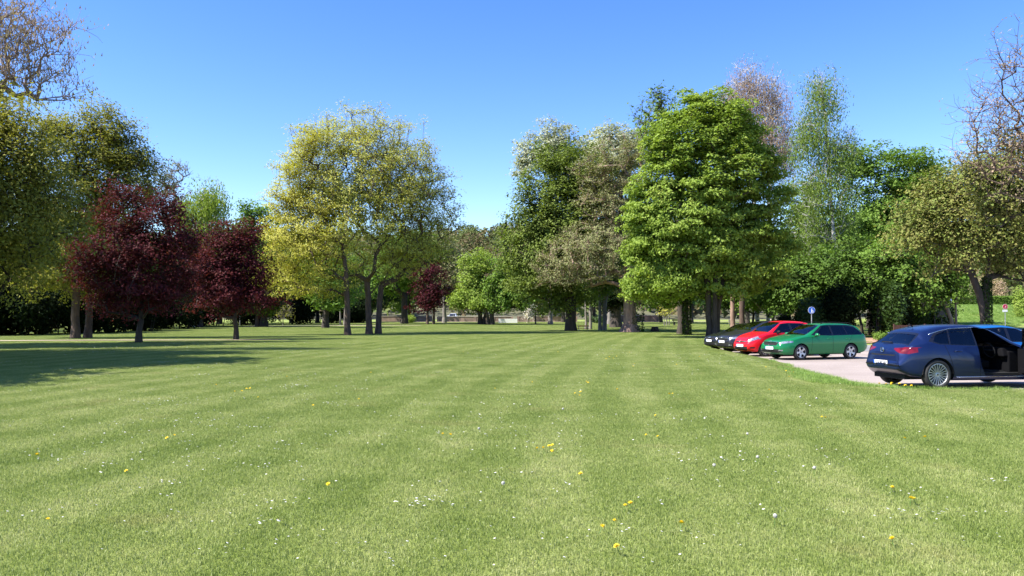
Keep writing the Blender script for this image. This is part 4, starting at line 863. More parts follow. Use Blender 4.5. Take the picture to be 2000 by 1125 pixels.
class Car:
    def __init__(s, S):
        s.S = S; L, W = S['L'], S['W']; s.bm = bmesh.new(); nt_ = 30
        xs = []; x = 0.0
        while x < L:
            xs.append(x); e = min(x, L - x); sl = abs(interp(S['top'], min(L, x + .02)) - interp(S['top'], x)) / .02
            x += max(.012, min(.075, .018 + e * .12) / math.sqrt(1 + sl * sl))
        xs.append(L); s.rings = []
        for x in xs:
            s.rings.append([s.bm.verts.new(p) for p in s.section(x, nt_)])
        n = len(s.rings[0])
        for a, b in zip(s.rings, s.rings[1:]):
            for j in range(n):
                k = (j + 1) % n; s.bm.faces.new((a[j], b[j], b[k], a[k]))
        for ring, sg, bul in ((s.rings[0], -1, S.get('bulf', .05)), (s.rings[-1], 1, S.get('bulr', .03))):
            cz = sum(v.co.z for v in ring) / n; x0 = ring[0].co.x; prev = ring
            for q in range(1, 7):
                f = 1 - q / 7; cur = []
                for v in ring: cur.append(s.bm.verts.new((x0 + sg * bul * (1 - f * f), v.co.y * f, cz + (v.co.z - cz) * (f if f < .5 else f))))
                for j in range(n):
                    k = (j + 1) % n; s.bm.faces.new((prev[j], cur[j], cur[k], prev[k]))
                prev = cur
            s.bm.faces.new(prev)
        bmesh.ops.recalc_face_normals(s.bm, faces=s.bm.faces)
        s.lay = s.bm.faces.layers.int.new('tag'); s.parts = []
        for f in s.bm.faces: f.smooth = True
    def section(s, x, nt_):
        S = s.S; L, W = S['L'], S['W']; hw = W / 2
        def rnd(e, R_, a): return 1 - a * max(0, 1 - e / R_) ** 2.6
        f = rnd(x, S.get('Rf', .75), S.get('af', .30)) * rnd(L - x, S.get('Rr', .6), S.get('ar', .20))
        zt = interp(S['top'], x); zb = interp(S['bot'], x); be = min(interp(S['belt'], x), zt - .03); wr = interp(S['wr'], x) * hw * f
        w0 = hw * f; zm = zb + (be - zb) * .52; ze = zt - min(.075, (zt - be) * .35)
        bb = S.get('belt_w', .955)
        P = [(0, zb), (.78 * w0, zb), (.95 * w0, zb + .03), (.985 * w0, zb + .12), (1.0 * w0, zm), (.99 * w0, zm + (be - zm) * .55), (bb * w0, be), ((bb * w0) * .94 + wr * .06, be + (ze - be) * .12), (wr, ze), (wr * .88, zt - (zt - ze) * .32), (.5 * wr, zt - (zt - ze) * .06), (0, zt)]
        q = [0]
        for a, b in zip(P, P[1:]): q.append(q[-1] + 1)
        # even index sampling, then a little smoothing rounds the creases
        out = []
        for i in range(nt_ + 1):
            t = i / nt_ * (len(P) - 1); k = min(int(t), len(P) - 2); u = t - k; out.append([P[k][0] * (1 - u) + P[k + 1][0] * u, P[k][1] * (1 - u) + P[k + 1][1] * u])
        for it in range(2):
            o2 = [list(p) for p in out]
            for i in range(1, nt_):
                for c in (0, 1): o2[i][c] = out[i][c] * .5 + (out[i - 1][c] + out[i + 1][c]) * .25
            out = o2
        half = out; ring = [(x, -p[0], p[1]) for p in half] + [(x, p[0], p[1]) for p in half[-2:0:-1]]
        return ring
    def cut(s, poly, ax, sel):
        """ax: 'y' polygon in (x,z) seen from the side, 'x' in (y,z) from the front, 'z' in (x,y) from above"""
        i0, i1 = {'y': (0, 2), 'x': (1, 2), 'z': (0, 1)}[ax]
        x0, x1 = min(p[0] for p in poly) - .1, max(p[0] for p in poly) + .1; z0, z1 = min(p[1] for p in poly) - .1, max(p[1] for p in poly) + .1
        for k in range(len(poly)):
            (ax_, az), (bx, bz) = poly[k - 1], poly[k]; nrm = [0, 0, 0]; nrm[i0] = bz - az; nrm[i1] = -(bx - ax_); co = [0, 0, 0]; co[i0] = ax_; co[i1] = az
            fs = [f for f in s.bm.faces if sel(f) and any(x0 <= v.co[i0] <= x1 and z0 <= v.co[i1] <= z1 for v in f.verts)]
            g = set(fs)
            for f in fs: g.update(f.edges); g.update(f.verts)
            bmesh.ops.bisect_plane(s.bm, geom=list(g), plane_co=co, plane_no=nrm, dist=1e-5)
        r = []
        for f in s.bm.faces:
            if sel(f):
                c = f.calc_center_median()
                if pt_in(c[i0], c[i1], poly): r.append(f)
        return r
    def mark(s, faces, t):
        for f in faces: f[s.lay] = t
    def extract(s, t, name, mat, parent, shift=0.0, side=None, thick=0):
        fs = [f for f in s.bm.faces if f[s.lay] == t and (side is None or f.calc_center_median().y * side > 0)]
        if not fs: return None
        bm = bmesh.new(); mp = {}
        for f in fs:
            vs = []
            for v in f.verts:
                if v not in mp: mp[v] = bm.verts.new(v.co + v.normal * shift)
                vs.append(mp[v])
            nf = bm.faces.new(vs); nf.smooth = True
        if thick:
            geo = bmesh.ops.duplicate(bm, geom=bm.faces[:]); nv = [e for e in geo['geom'] if isinstance(e, bmesh.types.BMVert)]
            bm.normal_update()
            for v in nv: v.co -= v.normal * thick
            bmesh.ops.reverse_faces(bm, faces=[e for e in geo['geom'] if isinstance(e, bmesh.types.BMFace)])
        me = bpy.data.meshes.new(name); bm.to_mesh(me); bm.free()
        return link(name, me, mat, parent)
def circle(cx, cz, r, n=28): return [(cx + r * math.cos(2 * math.pi * k / n), cz + r * math.sin(2 * math.pi * k / n)) for k in range(n)]
def wheel(root, x, y, r, wd, style, side, rimf=.72):
    """side: +1 outer face towards +y"""
    m = Matrix.Translation((x, y, r)) @ Matrix.Diagonal((1, side, 1, 1)); h = wd / 2
    t = MB(); t.lathe([(r * rimf, h * .8), (r * rimf * 1.06, h), (r * .90, h * 1.02), (r * .975, h * .82), (r, h * .55), (r, -h * .55), (r * .975, -h * .8), (r * .9, -h), (r * rimf, -h)], 40, m)
    ty = t.build("wheel", M_tyre, root, True)
    rm = MB(); R_ = r * rimf
    rm.lathe([(R_ * 1.02, h * .84), (R_ * .96, h * .86), (R_ * .93, h * .62), (R_ * .93, -h * .7)], 40, m)
    if style == 'multi': ns, w0, w1 = 20, .013, .021
    elif style == 'five': ns, w0, w1 = 5, .055, .035
    else: ns, w0, w1 = 10, .022, .026
    for k in range(ns):
        a = 2 * math.pi * (k + .5) / ns + .1; da = (1 if k % 2 else -1) * (.07 if style == 'multi' else 0)
        p0 = Vector((math.cos(a - da) * R_ * .16, 0, math.sin(a - da) * R_ * .16)); p1 = Vector((math.cos(a) * R_ * .95, 0, math.sin(a) * R_ * .95)); d = (p1 - p0).normalized(); nn = Vector((-d.z, 0, d.x))
        V = []
        for p, wv, yo in ((p0, w0, h * .62), (p1, w1, h * .80)):
            for sg, yy in ((-1, yo - .03), (-.8, yo), (.8, yo), (1, yo - .03)): V.append(m @ (p + nn * wv * sg * (.5 if style != 'five' else 1) + Vector((0, yy, 0))))
        rm.add(V, [(0, 1, 5, 4), (1, 2, 6, 5), (2, 3, 7, 6), (4, 5, 6, 7)])
        if style == 'five':       # each spoke forks towards the rim
            for q in (-1, 1):
                p2 = Vector((math.cos(a + q * .22) * R_ * .95, 0, math.sin(a + q * .22) * R_ * .95)); pm = p0 * .45 + p1 * .55; V = []
                for p, wv, yo in ((pm, .02, h * .70), (p2, .022, h * .80)):
                    for sg, yy in ((-1, yo - .03), (-.8, yo), (.8, yo), (1, yo - .03)): V.append(m @ (p + nn * wv * sg + Vector((0, yy, 0))))
                rm.add(V, [(0, 1, 5, 4), (1, 2, 6, 5), (2, 3, 7, 6)])
    rm.lathe([(.001, h * .72), (R_ * .13, h * .70), (R_ * .2, h * .6), (R_ * .2, h * .3)], 20, m)
    rm.build("rim", M_alloy, ty, False)
    bk = MB(); bk.lathe([(.001, h * .1), (R_ * .92, h * .1), (R_ * .92, -h * .6)], 24, m); bk.build("brake_disc", M_well, ty)
    hb = MB(); hb.lathe([(.001, h * .75), (R_ * .09, h * .73)], 12, m); hb.build("hub_cap", M_gloss, ty)
def seat(root, x, y, z, w_=.48, back=.62):
    m = MB(); m.box((x, y, z), (.5, w_, .16)); m.box((x + .27, y, z + back / 2 + .02), (.14, w_ * .92, back), Matrix.Rotation(R(12), 3, 'Y'), .8); m.box((x + .37, y, z + back + .12), (.09, .26, .17), None, .8)
    o = m.build("seat", M_int, root); b = o.modifiers.new('b', 'BEVEL'); b.width = .035; b.segments = 2
def make_car(name, label, loc, ang, S, colour, cat="car", group=None):
    """local x runs from the nose to the tail, y to the car's right hand side when seen from the tail"""
    L, W = S['L'], S['W']; hw = W / 2; root = empty(name, loc, ang, label, cat, group); c = Car(S); r = S['r']; ax = S['axles']
    side = lambda f: abs(f.normal.y) > .25
    # openings in the skin: tag 1 glass, 2 black trim, 3 removed, 4 lamps, 5 grille, 6 rear lamps, 7 front door
    c.mark(c.cut(S['win_outer'], 'y', lambda f: abs(f.normal.y) > .35 and f.calc_center_median().z > .6), 2)
    for P in S['win']: c.mark(c.cut(P, 'y', lambda f: abs(f.normal.y) > .35 and f.calc_center_median().z > .6), 1)
    for k in (0, 1): c.mark(c.cut(S['screen'][k], 'z', lambda f: f.normal.z > .2 and f.calc_center_median().z > .7 and abs(f.normal.y) < .8), (2, 1)[k])
    for k in (0, 1): c.mark(c.cut(S['rear'][k], 'z' if S.get('rear_ax', 'z') == 'z' else 'x', lambda f: f.calc_center_median().z > .75 and f.calc_center_median().x > L * .7 and abs(f.normal.y) < .75), (2, 1)[k])
    for k, P in enumerate(S.get('front_black', [])): c.mark(c.cut(P, 'x', lambda f: f.calc_center_median().x < .6 and f.normal.x < -.15), 40 + k)
    for P in S.get('lamps', []):
        for sg in (-1, 1): c.mark(c.cut([(sg * a, b) for a, b in P], 'x', lambda f: f.calc_center_median().x < .46 and f.normal.x < -.02 and f.calc_center_median().y * sg > 0), 4)
    for P in S.get('tails', []):
        for sg in (-1, 1): c.mark(c.cut([(sg * a, b) for a, b in P], 'x', lambda f: f.calc_center_median().x > L - .5 and f.normal.x > .35 and f.calc_center_median().y * sg > 0), 6)
    for P in S.get('tails_side', []): c.mark(c.cut(P, 'y', lambda f: abs(f.normal.y) > .2), 6)
    for k, P in enumerate(S.get('rear_black', [])): c.mark(c.cut(P, 'x', lambda f: f.calc_center_median().x > L - .5 and f.normal.x > .1), 45 + k)
    for k, P in enumerate(S.get('doors', [])):
        c.mark([f for f in c.cut(P, 'y', side) if f[c.lay] == 0], 60 + k)
    for xa in ax: c.mark(c.cut(circle(xa, r * .98, r + .055), 'y', lambda f: f.calc_center_median().z < .9 and (abs(f.normal.y) > .2 or f.normal.z < -.2) and abs(f.calc_center_median().y) > hw * .52), 3)
    for k in S.get('seams', []):
        for sgx in (0,):
            x_, z0, x1_, z1 = k; c.mark([f for f in c.cut([(x_ - .006, z0), (x_ + .006, z0), (x1_ + .006, z1), (x1_ - .006, z1)], 'y', side) if f[c.lay] == 0 or f[c.lay] >= 60], 8)
    ds = S.get('door_side'); dp_ = S.get('door_poly')
    if dp_:
        fs = c.cut(dp_, 'y', lambda f: f.calc_center_median().y * ds > 0 and abs(f.normal.y) > .25)
        hinge = Vector(S['hinge']); dr = []
        for f in fs:
            if f[c.lay] >= 60: f[c.lay] = 0
            f[c.lay] += 20
        for t, nm, mt, th in ((20, "door", colour, .055), (28, "seam", M_well, 0), (22, "window_frame", M_gloss, .02), (21, "side_window", M_glass, 0)):
            o = c.extract(t, nm, mt, None, thick=th)
            if o: dr.append(o)
        dpar = dr[0]; dpar.parent = root; rotm = Matrix.Translation(hinge) @ Matrix.Rotation(S['door_ang'], 4, 'Z') @ Matrix.Translation(-hinge)
        for o in dr: o.data.transform(rotm)
        for o in dr[1:]: o.parent = dpar
        dpar['label'] = "front door standing wide open"
        md = MB()
        xs_ = [p[0] for p in dp_]; a, b = min(xs_), max(xs_); yy = ds * (hw - .12)
        md.box(((a + b) / 2, yy, .62), (b - a - .12, .06, .58)); md.box(((a + b) / 2 + .1, ds * (hw - .17), .66), (.5, .06, .05)); md.box(((a + b) / 2, ds * (hw - .16), .42), (.6, .07, .1))
        o = md.build("door_panel", M_intg, dpar); o.data.transform(rotm)
        c.mirror_mat = rotm
    c.extract(0, "body", colour, root)
    inn = [f for f in c.bm.faces if f[c.lay] == 0 or f[c.lay] >= 60]
    bmx = bmesh.new(); mp = {}
    for f in inn:
        cc = f.calc_center_median()
        if cc.z < .35 or cc.x < S['screen'][0][0][0] - .05: continue
        vs = []
        for v in f.verts:
            if v not in mp: mp[v] = bmx.verts.new(v.co - v.normal * .02)
            vs.append(mp[v])
        bmx.faces.new(vs[::-1])
    me = bpy.data.meshes.new("cabin_lining"); bmx.to_mesh(me); bmx.free(); link("cabin_lining", me, M_intg, root)
    c.extract(2, "window_frame", M_gloss, root); 
    for k, nm in enumerate(("grille", "air_intake", "fog_light_recess", "fog_light_recess")): c.extract(40 + k, nm, M_black, root)
    for k, nm in enumerate(("rear_skirt", "tailgate_recess")): c.extract(45 + k, nm, M_black, root)
    doors = []
    for k, P in enumerate(S.get('doors', [])):
        for sg in (-1, 1):
            o = c.extract(60 + k, "door", colour, root, 0, sg)
            if o: doors.append((min(p[0] for p in P), max(p[0] for p in P), sg, o))
    # glass: each pane a part
    for nm, fn in (("windscreen", lambda q: q.normal.z > .2 and q.calc_center_median().x < L * .5 and abs(q.normal.y) < .6), ("rear_window", lambda q: q.calc_center_median().x > L * .7 and abs(q.normal.y) < .6)):
        for f in c.bm.faces:
            if f[c.lay] == 1 and fn(f): f[c.lay] = 11 if nm == "windscreen" else 12
        c.extract(11 if nm == "windscreen" else 12, nm, M_glass, root, -.004)
    for k, P in enumerate(S['win']):
        for f in c.bm.faces:
            if f[c.lay] == 1:
                cc = f.calc_center_median()
                if pt_in(cc.x, cc.z, P): f[c.lay] = 30 + k
        for sg in (-1, 1): c.extract(30 + k, "side_window", M_glass, root, -.004, sg)
    for sg in (-1, 1):
        c.extract(4, "headlight", M_lamp, root, .002, sg); c.extract(6, "tail_light", M_red, root, .002, sg)
    c.extract(8, "door_seam", M_well, root, -.004)
    # underside, wheels
    u = MB(); u.box((L / 2, 0, .30), (L - .35, W * .62, .18)); u.box(((ax[0] + ax[1]) / 2, 0, .29), (ax[1] - ax[0] - 2 * r - .14, W * .93, .14))
    for xa in ax:
        for sg in (-1, 1):
            n = 14; V = []
            for k in range(n + 1):
                a = math.pi * k / n
                for yy in (hw * .985, hw * .5): V.append((xa + (r + .05) * math.cos(a), sg * yy * .985, r + (r + .05) * math.sin(a)))
            u.add(V, [(2 * k, 2 * k + 1, 2 * k + 3, 2 * k + 2) for k in range(n)]); u.add([(xa - r - .05, sg * hw * .5, .2), (xa + r + .05, sg * hw * .5, .2), (xa + r + .05, sg * hw * .5, r * 2 + .05), (xa - r - .05, sg * hw * .5, r * 2 + .05)], [(0, 1, 2, 3)])
    u.build("underside", M_well, root)
    for xa in ax:
        for sg in (-1, 1): wheel(root, xa, sg * (hw - .115), r, .205, S['wheel'], sg, S.get('rimf', .70))
    # cabin
    ws = S['screen'][0][0][0]; zf = .36
    for sg in (-1, 1):
        seat(root, ws + 1.05, sg * .37, zf + .18); seat(root, ws + 1.95, sg * .37, zf + .18, .5, .52)
    d = MB(); d.box((ws + .28, 0, .82), (.5, W * .78, .2), None, .9); d.box((ws + .15, 0, .6), (.5, W * .8, .5)); d.box((ws + .9, 0, .5), (.8, .2, .3)); d.box((L / 2 + .2, 0, .28), (L * .6, W * .86, .1))
    for sg in (-1, 1):
        x0_, x1_ = ws + .1, ws + 2.75
        if dp_ and sg == ds: x0_ = max(p[0] for p in dp_) + .05
        k_ = MB(); k_.box(((x0_ + x1_) / 2, sg * (hw - .10), .60), (x1_ - x0_, .03, .56)); k_.build("door_card", M_intg, root)
    o = d.build("dashboard", M_intg, root); b = o.modifiers.new('b', 'BEVEL'); b.width = .03; b.segments = 2
    st = MB(); cy = S.get('wheel_y', .37)
    st.tube([(ws + .62 + .06 * math.sin(a), cy + .18 * math.cos(a), .86 + .17 * math.sin(a)) for a in [2 * math.pi * k / 18 for k in range(19)]], .014, 6, False); st.tube([(ws + .62, cy - .16, .86), (ws + .62, cy + .16, .86)], .02, 6)
    st.build("steering_wheel", M_black, root)
    # mirrors, handles
    for sg in (-1, 1):
        mx_, mz = S['mirror']; yo = sg * (hw + .075); bm = bmesh.new(); bmesh.ops.create_uvsphere(bm, u_segments=14, v_segments=9, radius=1)
        for v in bm.verts:
            v.co = Vector((mx_ + v.co.x * (.075 if v.co.x < 0 else .045) * (1), yo + v.co.y * .115, mz + v.co.z * .07 * (1.1 if v.co.z > 0 else .9)))
        me = bpy.data.meshes.new("door_mirror"); bm.to_mesh(me); bm.free(); mo = link("door_mirror", me, S.get('mirror_mat', colour), root, True)
        a = MB(); a.box((mx_ + .0, sg * (hw - .03), mz - .055), (.06, .14, .035)); a1 = a.build("mirror_foot", M_black, mo)
        gl = MB(); gl.box((mx_ + .042, yo, mz), (.006, .17, .09)); a2 = gl.build("mirror_glass", M_chrome, mo)
        if dp_ and sg == ds:
            for q in (mo, a1, a2): q.data.transform(c.mirror_mat)
    for hx_ in S['handles']:
        for sg in (-1, 1):
            if dp_ and sg == ds and min(p[0] for p in dp_) < hx_ < max(p[0] for p in dp_): continue
            y0 = sg * (hw * S.get('hy', 1.0) + .012); z0 = S['hz']; h_ = MB(); h_.tube([(hx_ - .09, y0 - sg * .03, z0), (hx_ - .075, y0, z0), (hx_ + .075, y0, z0 + .004), (hx_ + .09, y0 - sg * .03, z0)], [.012, .014, .014, .012], 6)
            par_ = [q[3] for q in doors if q[0] < hx_ < q[1] and q[2] == sg]; h_.build("door_handle", (S.get('handle_mat') or colour), par_[0] if par_ else root, True)
    # plates
    def plate(x, z, face, txt, tilt=0, w_=.52):
        p = MB(); p.box((0, 0, 0), (.012, w_ + .02, .13)); po = p.build("number_plate", M_black, root); po.location = (x, 0, z); po.rotation_euler = (0, tilt, 0)
        q = MB(); q.box((face * .008, 0, 0), (.004, w_, .11)); q.build("plate_face", M_white, po)
        e = MB(); e.box((face * .011, (-1 if face > 0 else 1) * (w_ / 2 - .022), 0), (.003, .042, .108)); e.build("country_band", M_eu, po)
        if txt: text_mesh(txt, .095, M_ink, po, (face * .012, (.022 if face > 0 else -.022), 0), (R(90), 0, R(90) if face > 0 else R(-90)), "plate_lettering", .72)
    if S.get('plate_f'): plate(*S['plate_f'])
    if S.get('plate_r'): plate(*S['plate_r'])
    for (x, y, z, rr, face) in S.get('badges', []):
        b = MB(); mm = Matrix.Translation((x, y, z)) @ Matrix.Rotation(R(-90) * face, 4, 'Z')
        for k in range(24):
            pass
        pts = [(x, y + rr * math.cos(a), z + rr * math.sin(a)) for a in [2 * math.pi * k / 20 for k in range(21)]]; b.tube(pts, rr * .16, 5, False)
        if S.get('bolt'): b.tube([(x, y - rr * 1.0, z + rr * .12), (x, y + rr * .1, z + rr * .12), (x, y - rr * .1, z - rr * .12), (x, y + rr * 1.0, z - rr * .12)], rr * .14, 5)
        else: b.tube([(x, y - rr * .6, z - rr * .5), (x, y, z + rr * .5), (x, y + rr * .6, z - rr * .5)], rr * .14, 5)
        b.build("badge", M_chrome, root)
    for nm, pts, rad, mt in S.get('tubes', []):
        for sg in (-1, 1):
            P = [(p[0], p[1] * sg, p[2]) for p in pts]
            if nm.startswith('!'):
                if sg < 0: continue
            q = MB(); q.tube(P, rad, 6); q.build(nm.strip('!'), mt, root, True)
    c.bm.free(); return root
def mirrored(P): return P + [(a, -b) for a, b in P[::-1]]
BOT = lambda L: [(0, .30), (.25, .20), (.6, .19), (L - .7, .20), (L - .25, .26), (L, .36)]
# --- green estate
P_green = paint("green_paint", (.006, .165, .050))
S_estate = dict(doors=[[(1.32, .34), (1.42, .93), (1.42, 1.0), (2.42, 1.0), (2.40, .26), (1.36, .26)], [(2.40, .26), (2.42, 1.0), (3.40, 1.0), (3.10, .55), (3.02, .26)]], L=4.26, W=1.73, r=.312, axles=(.85, 3.315), wheel='five', rimf=.70, bot=BOT(4.26), Rf=.85, af=.30, Rr=.5, ar=.16,
    top=[(0, .60), (.05, .735), (.35, .84), (.8, .935), (1.2, 1.005), (1.6, 1.24), (1.95, 1.40), (2.4, 1.462), (3.2, 1.455), (3.7, 1.40), (3.88, 1.33), (4.10, 1.04), (4.20, .92), (4.26, .62)],
    belt=[(0, .57), (.3, .72), (1.2, .915), (2.4, .945), (3.6, .965), (4.05, .98), (4.26, .60)], wr=[(0, .84), (.6, .88), (1.1, .90), (1.5, .80), (2.0, .715), (3.5, .70), (3.9, .74), (4.15, .84), (4.26, .88)],
    win_outer=[(1.38, .985), (2.02, 1.375), (3.25, 1.385), (3.66, 1.33), (3.98, 1.06), (3.94, .995), (2.3, .965)],
    win=[[(1.60, .99), (2.06, 1.35), (2.36, 1.36), (2.38, .985)], [(2.47, .985), (2.45, 1.36), (3.08, 1.355), (3.14, .995)], [(3.18, 1.0), (3.12, 1.35), (3.30, 1.345), (3.64, 1.29), (3.93, 1.06), (3.90, 1.01)]],
    screen=[mirrored([(1.17, .60), (1.60, .62), (1.98, .53)]), mirrored([(1.22, .56), (1.60, .575), (1.93, .49)])], rear=[mirrored([(3.86, .50), (4.13, .60)]), mirrored([(3.90, .46), (4.10, .56)])],
    front_black=[[(-.42, .62), (-.46, .70), (-.10, .715), (0, .69), (.10, .715), (.46, .70), (.42, .62), (.36, .575), (-.36, .575)], [(-.62, .34), (-.55, .43), (.55, .43), (.62, .34), (.5, .29), (-.5, .29)]],
    lamps=[[(.50, .64), (.48, .715), (.72, .765), (.86, .77), (.84, .70), (.66, .655)], [(.52, .36), (.52, .41), (.66, .41), (.66, .36)]],
    tails=[[(.56, .98), (.56, .80), (.90, .78), (.90, .99)]], tails_side=[[(4.02, .98), (4.26, .98), (4.26, .78), (4.12, .80)]], seams=[(1.32, .34, 1.42, .93), (2.40, .26, 2.42, .97), (3.10, .55, 3.40, .97), (3.10, .26, 3.02, .55)],
    mirror=(1.55, 1.0), handles=(2.22, 3.16), hz=.84, plate_f=(-.052, .47, -1, "MA TR 303"), plate_r=(4.25, .85, 1, ""), badges=[(.02, 0, .735, .035, -1)],
    tubes=[("roof_rail", [(2.0, .58, 1.43), (2.15, .585, 1.49), (2.6, .585, 1.505), (3.4, .575, 1.475), (3.62, .57, 1.43)], .014, M_black), ("grille_surround", [(.0, .01, .72), (-.005, .12, .735), (.03, .47, .715), (.05, .50, .66), (.02, .40, .57), (-.03, .0, .568)], .009, M_chrome)], handle_mat=None)

gx = (math.cos(R(19.5)), math.sin(R(19.5)))
def car_at(front_wheel_x, y, S, deg, far=False):
    """origin (nose centre) so that the near-side front wheel stands at that place; the tail points along deg"""
    a = R(deg); ux = (math.cos(a), math.sin(a)); vy = (-math.sin(a), math.cos(a)); o = S['axles'][0]; h = S['W'] / 2 - .1
    return (front_wheel_x - ux[0] * o + vy[0] * h, y - ux[1] * o + vy[1] * h)
def put(S, x, y, deg):
    nx, ny = car_at(x, y, S, deg); return (nx, ny, lot_z(nx, ny + .5) + .003)
make_car("parked_car", "bright green estate car nearest the lawn in the parked row, with black roof rails", put(S_estate, 11.55, 32.9, 19.5), R(19.5), S_estate, P_green)
# --- red small car
S_red = dict(doors=[[(1.14, .28), (1.16, 1.05), (2.14, 1.06), (2.12, .26)]], L=3.57, W=1.60, r=.29, axles=(.72, 3.10), wheel='ten', rimf=.68, bot=BOT(3.57), Rf=.8, af=.32, Rr=.5, ar=.18,
    top=[(0, .58), (.05, .74), (.3, .88), (.75, 1.005), (.98, 1.06), (1.35, 1.33), (1.68, 1.49), (2.1, 1.545), (2.8, 1.52), (3.15, 1.45), (3.3, 1.33), (3.48, 1.02), (3.54, .8), (3.57, .6)],
    belt=[(0, .55), (.3, .76), (1.0, .96), (2.1, .99), (3.3, 1.05), (3.57, .6)], wr=[(0, .84), (.5, .88), (.95, .9), (1.3, .82), (1.8, .735), (3.0, .71), (3.3, .76), (3.57, .86)],
    win_outer=[(1.12, 1.02), (1.62, 1.42), (2.0, 1.455), (2.7, 1.44), (3.0, 1.38), (3.14, 1.15), (2.0, 1.03)],
    win=[[(1.25, 1.04), (1.66, 1.39), (2.0, 1.42), (2.06, 1.05)], [(2.20, 1.06), (2.14, 1.42), (2.66, 1.41), (2.88, 1.36), (2.98, 1.16)]],
    screen=[mirrored([(.98, .58), (1.35, .60), (1.70, .52)]), mirrored([(1.02, .54), (1.35, .56), (1.66, .48)])], rear=[mirrored([(3.26, .46), (3.46, .52)]), mirrored([(3.30, .43), (3.43, .48)])],
    front_black=[[(-.44, .64), (-.3, .675), (.3, .675), (.44, .64), (.3, .62), (-.3, .62)], [(-.46, .30), (-.50, .43), (.50, .43), (.46, .30), (.3, .25), (-.3, .25)], [(.56, .35), (.6, .42), (.70, .42), (.68, .35)], [(-.56, .35), (-.6, .42), (-.70, .42), (-.68, .35)]],
    lamps=[[(.46, .64), (.50, .76), (.68, .90), (.80, .93), (.78, .80), (.62, .67)]], tails=[[(.54, 1.15), (.54, .80), (.9, .80), (.9, 1.2)]], seams=[(1.18, .34, 1.16, 1.0), (2.12, .26, 2.14, 1.02)],
    mirror=(1.34, 1.06), mirror_mat=M_black, handles=(1.95,), hz=.88, plate_f=(-.05, .47, -1, "MZ AS 224"), plate_r=(3.57, .8, 1, ""), badges=[(-.03, 0, .655, .05, -1)],
    tubes=[("chrome_strip", [(-.045, 0, .655), (-.035, .25, .655), (.01, .44, .65)], .012, M_chrome)])
P_redp = paint("red_paint", (.66, .005, .014), .1)
make_car("parked_car", "bright red small hatchback parked between the green estate and a black car", put(S_red, 10.95, 35.6, 18.5), R(18.5), S_red, P_redp)
# --- black cars
S_bk = dict(S_red); 
def stretch(S, kx, kz, ky=1.0):
    T = {}
    for k, v in S.items():
        if k in ('top', 'bot', 'belt'): T[k] = [(a * kx, b * kz) for a, b in v]
        elif k == 'wr': T[k] = [(a * kx, b) for a, b in v]
        elif k == 'win_outer' or k == 'door_poly': T[k] = [(a * kx, b * kz) for a, b in v]
        elif k in ('win', 'tails_side', 'doors'): T[k] = [[(a * kx, b * kz) for a, b in P] for P in v]
        elif k in ('screen', 'rear'): T[k] = [[(a * kx, b * ky) for a, b in P] for P in v]
        elif k in ('front_black', 'lamps', 'tails', 'rear_black'): T[k] = [[(a * ky, b * kz) for a, b in P] for P in v]
        elif k == 'seams': T[k] = [(a * kx, b * kz, c_ * kx, d * kz) for a, b, c_, d in v]
        elif k == 'axles': T[k] = tuple(a * kx for a in v)
        elif k == 'mirror': T[k] = (v[0] * kx, v[1] * kz)
        elif k == 'handles': T[k] = tuple(a * kx for a in v)
        elif k in ('plate_f', 'plate_r'): T[k] = (v[0] * kx,) + (v[1] * kz,) + tuple(v[2:])
        elif k == 'badges': T[k] = [(a * kx, b, c_ * kz, d, e) for a, b, c_, d, e in v]
        elif k == 'tubes': T[k] = [(n_, [(p[0] * kx, p[1] * ky, p[2] * kz) for p in P], r_, m_) for n_, P, r_, m_ in v]
        elif k == 'hz': T[k] = v * kz
        else: T[k] = v
    T['L'] = S['L'] * kx; T['W'] = S['W'] * ky; return T
P_black = paint("black_paint", (.012, .013, .016), .2, .25); P_char = paint("charcoal_paint", (.022, .022, .026), .3, .28)
S_b2 = stretch(S_estate, .95, 1.03, 1.0); S_b2.update(L=S_estate['L'] * .95, tubes=[("chrome_strip", [(-.04, 0, .72), (-.03, .3, .72), (.03, .5, .71)], .010, M_chrome)], wheel='ten', plate_f=(-.055, .55, -1, "GG SH 880"), handle_mat=P_char, r=.30, plate_r=None,
    top=[(0, .62), (.05, .78), (.35, .90), (.75, .99), (1.05, 1.06), (1.45, 1.30), (1.85, 1.47), (2.3, 1.53), (3.0, 1.50), (3.5, 1.42), (3.7, 1.30), (3.9, 1.02), (3.98, .92), (4.05, .62)])
make_car("parked_car", "charcoal black car parked between the red hatchback and the farthest car of the row", put(S_b2, 10.95, 38.3, 17), R(17), S_b2, P_char)
S_b1 = stretch(S_estate, .93, .95, .98); S_b1.update(tubes=[("chrome_strip", [(-.045, 0, .66), (-.04, .12, .66)], .022, M_chrome)], wheel='ten', plate_f=(-.052, .52, -1, "WI LR 612"), handle_mat=P_black, r=.30, plate_r=None)
make_car("parked_car", "small black car farthest from the viewer at the left end of the parked row", put(S_b1, 10.95, 40.9, 17), R(17), S_b1, P_black)
